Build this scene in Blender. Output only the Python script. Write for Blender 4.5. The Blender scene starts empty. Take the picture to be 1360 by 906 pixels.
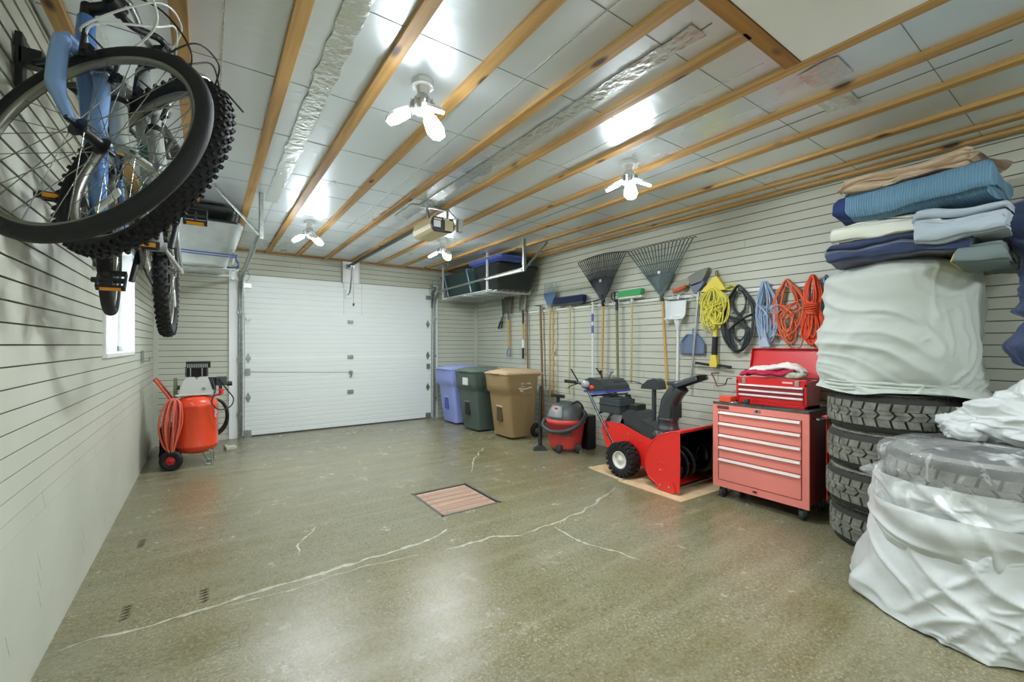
import bpy, math, random
from mathutils import Vector, Matrix, noise
from math import sin, cos, pi, radians as rad

random.seed(7)
S = bpy.context.scene
COL = S.collection

# ------------------------------------------------------------------ camera, world, exposure
W, D, ZC, YR = 4.74, 7.15, 2.635, -2.6        # room: width, door wall, foil ceiling, wall behind
cam_d = bpy.data.cameras.new('camera'); cam = bpy.data.objects.new('camera', cam_d); COL.objects.link(cam)
cam.location = (0.57, 0, 1.30); cam.rotation_euler = (rad(90), 0, rad(-35))
cam_d.sensor_width = 36; cam_d.lens = 36 * 577 / 1360; cam_d.shift_y = 5 / 1360
cam_d.clip_start = 0.05; cam_d.clip_end = 200
S.camera = cam
S.view_settings.view_transform = 'Standard'; S.view_settings.look = 'None'
S.view_settings.gamma = 1; S.view_settings.use_curve_mapping = False
S.view_settings.exposure = 0.9
world = bpy.data.worlds.new('world'); S.world = world; world.use_nodes = True
wn = world.node_tree.nodes; bg = wn['Background']
bg.inputs[0].default_value = (0.86, 0.93, 1.0, 1); bg.inputs[1].default_value = 3.0
LAMP = 230.0       # emission of the lamp panels

# ------------------------------------------------------------------ materials
def lin(c):
    if isinstance(c, str):
        c = [int(c[i:i+2], 16) / 255 for i in (0, 2, 4)]
        c = [x / 12.92 if x <= 0.04045 else ((x + 0.055) / 1.055) ** 2.4 for x in c]
    return (c[0], c[1], c[2], 1)

MATS = {}
def mat(name, col, rough=0.5, metal=0.0, col2=None, nscale=6, ncontrast=(0.35, 0.65), bump=0.0, bscale=40,
        bdist=0.01, coat=0.0, emis=0.0, trans=0.0, alpha=1.0, stretch=None, spec=0.5, rough2=None, sheen=0.0):
    if name in MATS: return MATS[name]
    m = bpy.data.materials.new(name); m.use_nodes = True; MATS[name] = m
    nt = m.node_tree; N = nt.nodes; L = nt.links
    p = N['Principled BSDF']
    p.inputs['Base Color'].default_value = lin(col); p.inputs['Roughness'].default_value = rough
    p.inputs['Metallic'].default_value = metal; p.inputs['Coat Weight'].default_value = coat
    p.inputs['Specular IOR Level'].default_value = spec
    p.inputs['Transmission Weight'].default_value = trans; p.inputs['Alpha'].default_value = alpha
    if sheen: p.inputs['Sheen Weight'].default_value = sheen
    if emis:
        p.inputs['Emission Color'].default_value = lin(col); p.inputs['Emission Strength'].default_value = emis
    if col2 is not None or bump or rough2 is not None:
        tc = N.new('ShaderNodeTexCoord'); mp = N.new('ShaderNodeMapping')
        L.new(tc.outputs['Object'], mp.inputs[0])
        if stretch: mp.inputs['Scale'].default_value = stretch
    if col2 is not None or rough2 is not None:
        n = N.new('ShaderNodeTexNoise'); n.inputs['Scale'].default_value = nscale
        n.inputs['Detail'].default_value = 6; n.inputs['Roughness'].default_value = 0.6
        L.new(mp.outputs[0], n.inputs['Vector'])
        r = N.new('ShaderNodeMapRange'); r.inputs[1].default_value = ncontrast[0]; r.inputs[2].default_value = ncontrast[1]
        L.new(n.outputs['Fac'], r.inputs[0])
        if col2 is not None:
            mx = N.new('ShaderNodeMix'); mx.data_type = 'RGBA'
            mx.inputs[6].default_value = lin(col); mx.inputs[7].default_value = lin(col2)
            L.new(r.outputs[0], mx.inputs[0]); L.new(mx.outputs[2], p.inputs['Base Color'])
        if rough2 is not None:
            r2 = N.new('ShaderNodeMapRange'); r2.inputs[3].default_value = rough; r2.inputs[4].default_value = rough2
            L.new(r.outputs[0], r2.inputs[0]); L.new(r2.outputs[0], p.inputs['Roughness'])
    if bump:
        n2 = N.new('ShaderNodeTexNoise'); n2.inputs['Scale'].default_value = bscale; n2.inputs['Detail'].default_value = 4
        L.new(mp.outputs[0], n2.inputs['Vector'])
        b = N.new('ShaderNodeBump'); b.inputs['Strength'].default_value = bump; b.inputs['Distance'].default_value = bdist
        L.new(n2.outputs['Fac'], b.inputs['Height']); L.new(b.outputs[0], p.inputs['Normal'])
    return m

def floor_mat():
    m = mat('polished_concrete', '77714f', 0.3)
    nt = m.node_tree; N = nt.nodes; L = nt.links; p = N['Principled BSDF']
    tc = N.new('ShaderNodeTexCoord')
    def noi(s, d=6, r=0.6, dis=0.0):
        n = N.new('ShaderNodeTexNoise'); n.inputs['Scale'].default_value = s; n.inputs['Detail'].default_value = d
        n.inputs['Roughness'].default_value = r; n.inputs['Distortion'].default_value = dis
        L.new(tc.outputs['Object'], n.inputs['Vector']); return n
    def rng(src, a, b, c=0, d=1):
        r = N.new('ShaderNodeMapRange'); L.new(src, r.inputs[0])
        for i, v in enumerate((a, b, c, d)): r.inputs[i+1].default_value = v
        return r.outputs[0]
    def mix(f, a, b):
        x = N.new('ShaderNodeMix'); x.data_type = 'RGBA'
        if hasattr(f, 'links'): L.new(f, x.inputs[0])
        else: x.inputs[0].default_value = f
        for i, v in ((6, a), (7, b)):
            if hasattr(v, 'links'): L.new(v, x.inputs[i])
            else: x.inputs[i].default_value = lin(v)
        return x.outputs[2]
    big = noi(0.75, 4); mid = noi(3.2, 10, 0.7, 0.0); fine = noi(30, 6, 0.75); grit = noi(75, 4, 0.8)
    c = mix(rng(big.outputs['Fac'], 0.3, 0.7), '756b40', '80806a')
    c = mix(rng(mid.outputs['Fac'], 0.35, 0.85, 0, 0.8), c, '959075')
    c = mix(rng(fine.outputs['Fac'], 0.36, 0.52, 0.5, 0), c, '554f34')
    c = mix(rng(grit.outputs['Fac'], 0.30, 0.5, 0.6, 0), c, '4d4729')
    g2 = N.new('ShaderNodeMath'); g2.operation = 'MULTIPLY'; L.new(rng(grit.outputs['Fac'], 0.54, 0.66, 0, 1), g2.inputs[0])
    clus = noi(2.1, 5, 0.7); L.new(rng(clus.outputs['Fac'], 0.35, 0.75, 0.1, 0.85), g2.inputs[1])
    c = mix(g2.outputs[0], c, 'cdcab8')
    wv = N.new('ShaderNodeTexNoise'); wv.inputs['Scale'].default_value = 2.0; wv.inputs['Detail'].default_value = 8
    mp = N.new('ShaderNodeMapping'); mp.inputs['Scale'].default_value = (0.5, 4.5, 1); mp.inputs['Rotation'].default_value = (0, 0, 0.5)
    L.new(tc.outputs['Object'], mp.inputs[0]); L.new(mp.outputs[0], wv.inputs['Vector'])
    c = mix(rng(wv.outputs['Fac'], 0.45, 0.9, 0, 0.3), c, 'b5b29a')
    L.new(c, p.inputs['Base Color'])
    L.new(rng(mid.outputs['Fac'], 0.35, 0.7, 0.19, 0.30), p.inputs['Roughness'])
    b = N.new('ShaderNodeBump'); b.inputs['Strength'].default_value = 0.4; b.inputs['Distance'].default_value = 0.004
    L.new(fine.outputs['Fac'], b.inputs['Height']); L.new(b.outputs[0], p.inputs['Normal'])
    p.inputs['Specular IOR Level'].default_value = 0.6
    return m

def foil_mat():
    m = mat('foil_insulation', 'dfe7ea', 0.35, 0.62)
    nt = m.node_tree; N = nt.nodes; L = nt.links; p = N['Principled BSDF']
    tc = N.new('ShaderNodeTexCoord')
    n = N.new('ShaderNodeTexNoise'); n.inputs['Scale'].default_value = 1.3; n.inputs['Detail'].default_value = 3
    mp = N.new('ShaderNodeMapping'); mp.inputs['Scale'].default_value = (1.5, 0.6, 1)
    L.new(tc.outputs['Object'], mp.inputs[0]); L.new(mp.outputs[0], n.inputs['Vector'])
    r = N.new('ShaderNodeMapRange'); r.inputs[1].default_value = 0.3; r.inputs[2].default_value = 0.7
    r.inputs[3].default_value = 0.24; r.inputs[4].default_value = 0.5
    L.new(n.outputs['Fac'], r.inputs[0]); L.new(r.outputs[0], p.inputs['Roughness'])
    w = N.new('ShaderNodeTexNoise'); w.inputs['Scale'].default_value = 5; w.inputs['Detail'].default_value = 6
    mp2 = N.new('ShaderNodeMapping'); mp2.inputs['Scale'].default_value = (1, 5, 1)
    L.new(tc.outputs['Object'], mp2.inputs[0]); L.new(mp2.outputs[0], w.inputs['Vector'])
    b = N.new('ShaderNodeBump'); b.inputs['Strength'].default_value = 0.22; b.inputs['Distance'].default_value = 0.01
    L.new(w.outputs['Fac'], b.inputs['Height']); L.new(b.outputs[0], p.inputs['Normal'])
    return m

def wood_mat(name, a, b2, knots=True, axis=1):
    m = mat(name, a, 0.6)
    nt = m.node_tree; N = nt.nodes; L = nt.links; p = N['Principled BSDF']
    tc = N.new('ShaderNodeTexCoord'); mp = N.new('ShaderNodeMapping')
    sc = [22, 22, 22]; sc[axis] = 1.1; mp.inputs['Scale'].default_value = sc
    L.new(tc.outputs['Object'], mp.inputs[0])
    n = N.new('ShaderNodeTexNoise'); n.inputs['Scale'].default_value = 1; n.inputs['Detail'].default_value = 5
    n.inputs['Distortion'].default_value = 0.4
    L.new(mp.outputs[0], n.inputs['Vector'])
    r = N.new('ShaderNodeMapRange'); r.inputs[1].default_value = 0.3; r.inputs[2].default_value = 0.7
    L.new(n.outputs['Fac'], r.inputs[0])
    mx = N.new('ShaderNodeMix'); mx.data_type = 'RGBA'; mx.inputs[6].default_value = lin(a); mx.inputs[7].default_value = lin(b2)
    L.new(r.outputs[0], mx.inputs[0]); out = mx.outputs[2]
    if knots:
        v = N.new('ShaderNodeTexVoronoi'); v.inputs['Scale'].default_value = 1
        mk = N.new('ShaderNodeMapping'); s2 = [7, 7, 7]; s2[axis] = 2.6; mk.inputs['Scale'].default_value = s2
        L.new(tc.outputs['Object'], mk.inputs[0]); L.new(mk.outputs[0], v.inputs['Vector'])
        rk = N.new('ShaderNodeMapRange'); rk.inputs[1].default_value = 0.08; rk.inputs[2].default_value = 0.17
        rk.inputs[3].default_value = 1; rk.inputs[4].default_value = 0
        L.new(v.outputs['Distance'], rk.inputs[0])
        m2 = N.new('ShaderNodeMix'); m2.data_type = 'RGBA'; m2.inputs[7].default_value = lin('4a2c12')
        L.new(rk.outputs[0], m2.inputs[0]); L.new(out, m2.inputs[6]); out = m2.outputs[2]
    L.new(out, p.inputs['Base Color'])
    return m

def bands_mat(name, a, b, scale, axis='Z', rough=0.6, thr=0.5, metal=0):
    m = mat(name, a, rough, metal); nt = m.node_tree; N = nt.nodes; L = nt.links; p = N['Principled BSDF']
    tc = N.new('ShaderNodeTexCoord'); w = N.new('ShaderNodeTexWave'); w.bands_direction = axis
    w.inputs['Scale'].default_value = scale; L.new(tc.outputs['Object'], w.inputs['Vector'])
    r = N.new('ShaderNodeMapRange'); r.inputs[1].default_value = thr - .05; r.inputs[2].default_value = thr + .05
    L.new(w.outputs['Fac'], r.inputs[0])
    mx = N.new('ShaderNodeMix'); mx.data_type = 'RGBA'; mx.inputs[6].default_value = lin(a); mx.inputs[7].default_value = lin(b)
    L.new(r.outputs[0], mx.inputs[0]); L.new(mx.outputs[2], p.inputs['Base Color'])
    bp = N.new('ShaderNodeBump'); bp.inputs['Strength'].default_value = 0.5; bp.inputs['Distance'].default_value = 0.004
    L.new(w.outputs['Fac'], bp.inputs['Height']); L.new(bp.outputs[0], p.inputs['Normal'])
    return m

def film_mat(name, clear, col='f2f5f2', rough=0.15):
    """thin plastic film: part see-through, part shiny"""
    m = bpy.data.materials.new(name); m.use_nodes = True; MATS[name] = m
    nt = m.node_tree; N = nt.nodes; L = nt.links; p = N['Principled BSDF']; out = N['Material Output']
    p.inputs['Base Color'].default_value = lin(col); p.inputs['Roughness'].default_value = rough
    p.inputs['Specular IOR Level'].default_value = 1.0
    t = N.new('ShaderNodeBsdfTransparent'); mx = N.new('ShaderNodeMixShader')
    tc = N.new('ShaderNodeTexCoord'); n = N.new('ShaderNodeTexNoise'); n.inputs['Scale'].default_value = 9
    n.inputs['Detail'].default_value = 6; n.inputs['Distortion'].default_value = 1.0
    L.new(tc.outputs['Object'], n.inputs['Vector'])
    r = N.new('ShaderNodeMapRange'); r.inputs[1].default_value = 0.52; r.inputs[2].default_value = 0.68
    r.inputs[3].default_value = 1 - clear; r.inputs[4].default_value = min(1, 1 - clear + 0.45)
    L.new(n.outputs['Fac'], r.inputs[0]); L.new(r.outputs[0], mx.inputs[0])
    L.new(t.outputs[0], mx.inputs[1]); L.new(p.outputs[0], mx.inputs[2]); L.new(mx.outputs[0], out.inputs[0])
    b = N.new('ShaderNodeBump'); b.inputs['Strength'].default_value = 0.6; b.inputs['Distance'].default_value = 0.01
    L.new(n.outputs['Fac'], b.inputs['Height']); L.new(b.outputs[0], p.inputs['Normal'])
    return m

SIDING = mat('vinyl_siding', 'c2c4b4', 0.5, col2='b8bbaa', nscale=1.5, bump=0.08, bscale=60)
SIDING_GAP = mat('siding_gap', '4b4a3c', 0.7)  # dark tone paints the shade into the grooves between courses
FLOOR = floor_mat(); FOIL = foil_mat()
SEAM = mat('foil_tape', 'd4d8d4', 0.22, 0.8, bump=0.5, bscale=30)
SEAMD = mat('foil_seam', '6c716c', 0.6)
PINE = wood_mat('pine_board', 'cfa564', '98733f')
PINEX = wood_mat('pine_cross', 'b5843f', '7f5423', axis=0)
WHITE = mat('white_paint', 'e9ecea', 0.4)
DOORW = mat('door_white', 'e3e8e4', 0.4, bump=0.05, bscale=150)
GALV = mat('galvanised', 'aeb4ae', 0.35, 0.8, col2='8d938e', nscale=30)
STEEL = mat('steel', 'c4c8c8', 0.25, 0.95)
CHROME = mat('chrome', 'dfe3e3', 0.12, 1.0)
BLACK = mat('black_plastic', '16181a', 0.45)
BLACKG = mat('black_gloss', '0e1011', 0.22, coat=0.3)
DGREY = mat('dark_grey_plastic', '34393a', 0.45)
RUBBER = mat('rubber', '141515', 0.7, bump=0.15, bscale=120)
RIM = mat('alu_rim', '8c8c80', 0.38, 0.7)
HANDLE = wood_mat('ash_handle', 'd0aa66', 'b08640', knots=False, axis=2)
HANDLE2 = wood_mat('old_handle', '8a6238', '6b4622', knots=False, axis=2)
HANDLE3 = wood_mat('pale_handle', 'c9bd8e', 'aa9c6c', knots=False, axis=2)
RED = mat('tool_red', 'cf1a1c', 0.32, coat=0.3)
SALMON_GLARE = mat('cabinet_front_glare', 'e48478', 0.4, coat=0.2)  # front of the dark red cabinet, glare painted into its colour
SNOWRED = mat('blower_red', 'e02822', 0.3, coat=0.4)
ORANGE = mat('tank_orange', 'dc4420', 0.33, coat=0.3)

# ------------------------------------------------------------------ mesh builder
class B:
    def __init__(s, T=None):
        s.v, s.f, s.sm, s.mi = [], [], [], []; s.T = T or Matrix.Identity(4); s.m = 0
    def add(s, vs, fs, smooth=True):
        o = len(s.v); s.v += [s.T @ Vector(v) for v in vs]
        for f in fs: s.f.append([i + o for i in f]); s.sm.append(smooth); s.mi.append(s.m)
        return s
    def box(s, x0, x1, y0, y1, z0, z1, M=None):
        vs = [Vector((x, y, z)) for x in (x0, x1) for y in (y0, y1) for z in (z0, z1)]
        if M is not None: vs = [M @ v for v in vs]
        return s.add(vs, [(0, 1, 3, 2), (4, 6, 7, 5), (0, 4, 5, 1), (2, 3, 7, 6), (0, 2, 6, 4), (1, 5, 7, 3)], False)
    def cbox(s, c, sz, rot=(0, 0, 0)):
        M = Matrix.Translation(c) @ Matrix.Rotation(rot[2], 4, 'Z') @ Matrix.Rotation(rot[1], 4, 'Y') @ Matrix.Rotation(rot[0], 4, 'X')
        a, b, c2 = sz[0]/2, sz[1]/2, sz[2]/2
        return s.box(-a, a, -b, b, -c2, c2, M)
    def frame(s, d):
        d = Vector(d).normalized(); u = Vector((0, 0, 1)) if abs(d.z) < 0.95 else Vector((1, 0, 0))
        a = u.cross(d).normalized(); return a, d.cross(a).normalized(), d
    def cyl(s, p0, p1, r0, r1=None, n=20, caps=True):
        r1 = r0 if r1 is None else r1; p0, p1 = Vector(p0), Vector(p1); a, b, d = s.frame(p1 - p0)
        vs = []; fs = []
        for p, r in ((p0, r0), (p1, r1)):
            vs += [p + (a * cos(2*pi*i/n) + b * sin(2*pi*i/n)) * r for i in range(n)]
        fs = [(i, (i+1) % n, n + (i+1) % n, n + i) for i in range(n)]
        s.add(vs, fs, True)
        if caps:
            s.add(vs[:n], [tuple(reversed(range(n)))], False); s.add(vs[n:], [tuple(range(n))], False)
        return s
    def tube(s, pts, r, n=10, closed=False, caps=True, flat=1.0):
        pts = [Vector(p) for p in pts]; k = len(pts)
        rs = r if isinstance(r, (list, tuple)) else [r] * k
        tang = []
        for i in range(k):
            if closed: t = pts[(i+1) % k] - pts[i-1]
            else: t = pts[min(i+1, k-1)] - pts[max(i-1, 0)]
            tang.append(t.normalized() if t.length > 1e-9 else Vector((0, 0, 1)))
        a, b, _ = s.frame(tang[0]); vs = []
        for i in range(k):
            a = (a - tang[i] * a.dot(tang[i]))
            a = a.normalized() if a.length > 1e-6 else s.frame(tang[i])[0]
            b = tang[i].cross(a)
            vs += [pts[i] + (a * cos(2*pi*j/n) + b * sin(2*pi*j/n) * flat) * rs[i] for j in range(n)]
        fs = []
        for i in range(k if closed else k-1):
            o, q = i*n, ((i+1) % k)*n
            fs += [(o+j, o+(j+1) % n, q+(j+1) % n, q+j) for j in range(n)]
        s.add(vs, fs, True)
        if caps and not closed:
            s.add(vs[:n], [tuple(reversed(range(n)))], False); s.add(vs[-n:], [tuple(range(n))], False)
        return s
    def lathe(s, prof, c=(0, 0, 0), n=40, axis=(0, 0, 1), closed=False, smooth=True):
        a, b, d = s.frame(axis); c = Vector(c); vs = []; k = len(prof)
        for r, z in prof:
            vs += [c + d*z + (a*cos(2*pi*i/n) + b*sin(2*pi*i/n)) * max(r, 1e-5) for i in range(n)]
        fs = []
        for i in range(k if closed else k-1):
            o, q = i*n, ((i+1) % k)*n
            fs += [(o+j, o+(j+1) % n, q+(j+1) % n, q+j) for j in range(n)]
        return s.add(vs, fs, smooth)
    def prism(s, poly, a, b, axis='x', smooth=False):
        """poly = 2D points; extruded from a to b on the axis. x:(y,z)  y:(x,z)  z:(x,y)"""
        def P(u, w, t):
            return {'x': (t, u, w), 'y': (u, t, w), 'z': (u, w, t)}[axis]
        n = len(poly); vs = [P(u, w, a) for u, w in poly] + [P(u, w, b) for u, w in poly]
        s.add(vs, [(i, (i+1) % n, n+(i+1) % n, n+i) for i in range(n)], smooth)
        s.add(vs, [tuple(reversed(range(n))), tuple(range(n, 2*n))], False)
        return s
    def grid(s, fn, nu, nv, cu=False, cv=False, smooth=True):
        vs = [fn(i/(nu if cu else nu-1), j/(nv if cv else nv-1)) for i in range(nu) for j in range(nv)]
        fs = []
        for i in range(nu if cu else nu-1):
            for j in range(nv if cv else nv-1):
                i2, j2 = (i+1) % nu, (j+1) % nv
                fs.append((i*nv+j, i2*nv+j, i2*nv+j2, i*nv+j2))
        return s.add(vs, fs, smooth)
    def sph(s, c, r, sc=(1, 1, 1), nu=16, nv=10):
        c = Vector(c)
        return s.grid(lambda u, v: c + Vector((cos(2*pi*u)*sin(pi*v)*sc[0], sin(2*pi*u)*sin(pi*v)*sc[1], -cos(pi*v)*sc[2]))*r, nu, nv, cu=True)

ORG = {}
def obj(name, b, m, parent=None, bevel=0, seg=2, subsurf=0, solid=0, tri=False):
    me = bpy.data.meshes.new(name); off = ORG.get(parent.name, Vector()) if parent else Vector()
    me.from_pydata([v - off for v in b.v], [], b.f)
    me.polygons.foreach_set('use_smooth', b.sm); me.polygons.foreach_set('material_index', b.mi)
    for x in (m if isinstance(m, (list, tuple)) else [m]): me.materials.append(x)
    me.validate(); me.update()
    o = bpy.data.objects.new(name, me); COL.objects.link(o)
    if parent: o.parent = parent; ORG[o.name] = off
    if solid:
        k = o.modifiers.new('solid', 'SOLIDIFY'); k.thickness = solid; k.offset = 0
    if bevel:
        k = o.modifiers.new('bevel', 'BEVEL'); k.width = bevel; k.segments = seg; k.limit_method = 'ANGLE'; k.angle_limit = rad(35)
        k.harden_normals = False
    if subsurf:
        k = o.modifiers.new('sub', 'SUBSURF'); k.levels = subsurf; k.render_levels = subsurf
    return o
def tag(o, label=None, cat=None, group=None, kind=None):
    if label: o['label'] = label
    if cat: o['category'] = cat
    if group: o['group'] = group
    if kind: o['kind'] = kind
    return o
def thing(name, label, cat, loc=(0, 0, 0), group=None, local=False, M=None):
    o = bpy.data.objects.new(name, None); COL.objects.link(o); o.empty_display_size = 0.05
    if M is not None: o.matrix_world = M; local = True
    else: o.location = loc
    ORG[o.name] = Vector() if local else Vector(loc)
    return tag(o, label, cat, group)
def single(name, b, m, label, cat, loc=None, group=None, **k):
    """a thing that is one mesh, its origin at loc"""
    if loc is not None:
        for i, v in enumerate(b.v): b.v[i] = v - Vector(loc)
    o = obj(name, b, m, **k)
    if loc is not None: o.location = loc; ORG[o.name] = Vector(loc)
    return tag(o, label, cat, group)
def dup(root, loc, label=None, rotz=None, group=None):
    def cp(o, par):
        c = o.copy(); COL.objects.link(c)
        if par: c.parent = par
        for ch in o.children: cp(ch, c)
        return c
    r = cp(root, None); r.location = loc
    if rotz is not None: r.rotation_euler = (0, 0, rotz)
    if label: r['label'] = label
    if group: r['group'] = group
    return r
def struct(name, b, m, parent=None, **k):
    o = obj(name, b, m, parent, **k)
    if not parent: o['kind'] = 'structure'
    return o
def cr(pts, n=8, closed=False):
    """smooth curve through points"""
    P = [Vector(p) for p in pts]; k = len(P); out = []
    for i in range(k if closed else k-1):
        p0, p1, p2, p3 = (P[(i-1) % k], P[i], P[(i+1) % k], P[(i+2) % k]) if closed else (P[max(i-1, 0)], P[i], P[i+1], P[min(i+2, k-1)])
        for j in range(n):
            t = j/n; out.append(0.5*((2*p1)+(p2-p0)*t+(2*p0-5*p1+4*p2-p3)*t*t+(3*p1-p0-3*p2+p3)*t**3))
    if not closed: out.append(P[-1])
    return out
def nz(*a): return noise.noise(Vector(a))
def text(name, body, size, M, m, parent, ext=0.0005, italic=0.0):
    c = bpy.data.curves.new(name, 'FONT'); c.body = body; c.size = size; c.extrude = ext; c.shear = italic
    c.align_x = 'CENTER'; c.align_y = 'CENTER'
    t = bpy.data.objects.new(name, c); COL.objects.link(t)
    dg = bpy.context.evaluated_depsgraph_get(); me = bpy.data.meshes.new_from_object(t.evaluated_get(dg))
    bpy.data.objects.remove(t); me.materials.clear(); me.materials.append(m)
    off = ORG.get(parent.name, Vector())
    for v in me.vertices: v.co = (M @ v.co) - off
    o = bpy.data.objects.new(name, me); COL.objects.link(o); o.parent = parent; ORG[o.name] = off
    return o

# ================================================================== THE ROOM
CH = 0.0766
def siding(b, origin, d, nrm, spans, seams=()):
    """clapboard courses on the wall plane; s runs along d, nrm points into the room"""
    o, d, nrm = Vector(origin), Vector(d), Vector(nrm)
    def P(s, z, t): return o + d*s + nrm*t + Vector((0, 0, z))
    for s0, s1, z0, z1 in spans:
        k = int(z0/CH) - 1
        while k*CH < z1:
            a, c = k*CH, (k+1)*CH; k += 1
            lo, hi = max(a, z0), min(c, z1)
            if hi - lo < 0.002: continue
            def t(z): return 0.0075 - 0.0045*(z-a)/CH
            b.m = 0
            b.add([P(s0, lo, t(lo)), P(s1, lo, t(lo)), P(s1, hi-0.006, t(hi)), P(s0, hi-0.006, t(hi))], [(0, 1, 2, 3)], False)
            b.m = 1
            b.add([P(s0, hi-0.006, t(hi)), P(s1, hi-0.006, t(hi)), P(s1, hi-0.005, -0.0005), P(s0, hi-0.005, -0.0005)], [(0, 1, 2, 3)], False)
            b.m = 0
            b.add([P(s0, lo, t(lo)), P(s1, lo, t(lo)), P(s1, lo, 0), P(s0, lo, 0)], [(0, 1, 2, 3)], False)
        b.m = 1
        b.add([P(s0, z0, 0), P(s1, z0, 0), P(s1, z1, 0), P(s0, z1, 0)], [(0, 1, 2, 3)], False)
    for s, k in seams:                       # butt joints of the planks
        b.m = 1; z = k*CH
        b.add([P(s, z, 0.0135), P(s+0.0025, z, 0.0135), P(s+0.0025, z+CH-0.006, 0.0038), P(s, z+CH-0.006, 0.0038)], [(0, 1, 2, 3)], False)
    b.m = 0
rs = random.Random(3)
WY0, WY1, WZ0, WZ1 = 3.88, 5.25, 1.22, 2.12
b = B()
siding(b, (0, 0, 0), (0, 1, 0), (1, 0, 0), [(YR, WY0, 0, ZC), (WY1, D, 0, ZC), (WY0, WY1, 0, WZ0), (WY0, WY1, WZ1, ZC)],
       [(rs.uniform(0.8, 6.8), k) for k in [rs.randint(0, 13) for _ in range(16)]] + [(2.55+0.0*i, k) for i, k in enumerate((3, 4, 5))] + [(1.25, 5), (1.25, 7), (3.3, 2), (3.3, 3)])
b.box(-0.16, -0.001, YR, WY0, 0, ZC); b.box(-0.16, -0.001, WY1, D, 0, ZC)
b.box(-0.16, -0.001, WY0, WY1, 0, WZ0); b.box(-0.16, -0.001, WY0, WY1, WZ1, ZC)
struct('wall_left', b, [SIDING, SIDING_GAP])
b = B()
siding(b, (W, 0, 0), (0, 1, 0), (-1, 0, 0), [(YR, D, 0, ZC)],
       [(rs.uniform(0.8, 6.8), rs.randint(8, 32)) for _ in range(34)])
b.box(W+0.001, W+0.16, YR, D, 0, ZC)
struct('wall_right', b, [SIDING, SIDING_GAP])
DX0, DX1, DZ = 1.0, 3.79, 2.285
b = B()
siding(b, (0, D, 0), (1, 0, 0), (0, -1, 0), [(0, 0.81, 0, ZC), (3.93, W, 0, ZC), (0.81, 3.93, DZ, ZC)],
       [(0.62, 30), (1.7, 32), (3.2, 31), (4.3, 20), (4.4, 9)])
b.box(-0.16, DX0-0.02, D+0.001, D+0.16, 0, ZC); b.box(DX1+0.02, W+0.16, D+0.001, D+0.16, 0, ZC); b.box(DX0-0.02, DX1+0.02, D+0.001, D+0.16, DZ, ZC)
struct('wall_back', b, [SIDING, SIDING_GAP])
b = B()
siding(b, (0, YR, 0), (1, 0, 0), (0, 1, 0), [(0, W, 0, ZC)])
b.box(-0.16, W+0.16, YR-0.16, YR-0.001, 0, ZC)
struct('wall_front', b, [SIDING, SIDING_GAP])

# floor with the hatch recess
HX0, HX1, HY0, HY1 = 2.02, 2.56, 2.99, 3.60
b = B()
for x0, x1, y0, y1 in ((-0.16, HX0, YR-0.16, D+1.0), (HX1, W+0.16, YR-0.16, D+1.0), (HX0, HX1, YR-0.16, HY0), (HX0, HX1, HY1, D+1.0)):
    b.box(x0, x1, y0, y1, -0.15, 0)
floor = struct('floor', b, FLOOR)
CRACK = mat('crack_filler', 'bdbba8', 0.45, col2='918e74', nscale=40)
def crack(pts, w, seed):
    b = B(); P = cr([(x, y, 0) for x, y in pts], 10); r = random.Random(seed); vs = []
    for i, p in enumerate(P):
        t = (P[min(i+1, len(P)-1)] - P[max(i-1, 0)]).normalized(); n = Vector((-t.y, t.x, 0))
        p = p + n * nz(p.x*9, p.y*9, seed) * 0.03
        e = min(1, i/6, (len(P)-1-i)/6)
        ww = w * (0.25 + 0.9*abs(nz(p.x*14, p.y*14, seed+5))*2) * (0.15 + 0.85*e)
        vs += [p + n*ww + Vector((0, 0, 0.0006)), p - n*ww*r.uniform(0.6, 1.2) + Vector((0, 0, 0.0006))]
    b.add(vs, [(2*i, 2*i+1, 2*i+3, 2*i+2) for i in range(len(P)-1)], False)
    obj('crack_repair', b, CRACK, floor)
crack([(0.04, 2.63), (0.4, 2.61), (0.81, 2.64), (1.03, 2.64), (1.29, 2.66), (1.51, 2.66), (1.82, 2.70), (1.95, 2.78)], 0.016, 1)
crack([(0.6, 2.60), (0.9, 2.56), (1.3, 2.58), (1.7, 2.52)], 0.006, 8)
crack([(1.81, 2.50), (1.98, 2.48), (2.16, 2.47), (2.32, 2.38)], 0.016, 3)
crack([(2.32, 2.38), (2.54, 2.41), (2.79, 2.44), (3.08, 2.50), (3.63, 2.70)], 0.013, 4)
crack([(2.61, 2.38), (2.58, 2.15), (2.65, 1.94), (2.70, 1.70)], 0.010, 5)
crack([(2.77, 3.86), (3.0, 4.22), (3.32, 4.59), (3.4, 4.7)], 0.010, 6)
crack([(1.02, 2.96), (1.09, 3.16), (1.21, 3.37)], 0.006, 7)
STAIN = mat('tyre_mark', '574f36', 0.4)
for x, y, a in ((0.24, 2.74, 0.2), (0.55, 2.70, 0.15), (0.21, 3.66, 0.2)):
    b = B()
    for k in range(5):
        for j in (0, 1):
            b.cbox((x + 0.012*j, y + k*0.03, 0.0004), (0.032, 0.012, 0.0006), (0, 0, a + 0.5*j))
    obj('dark_mark', b, STAIN, floor)

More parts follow.
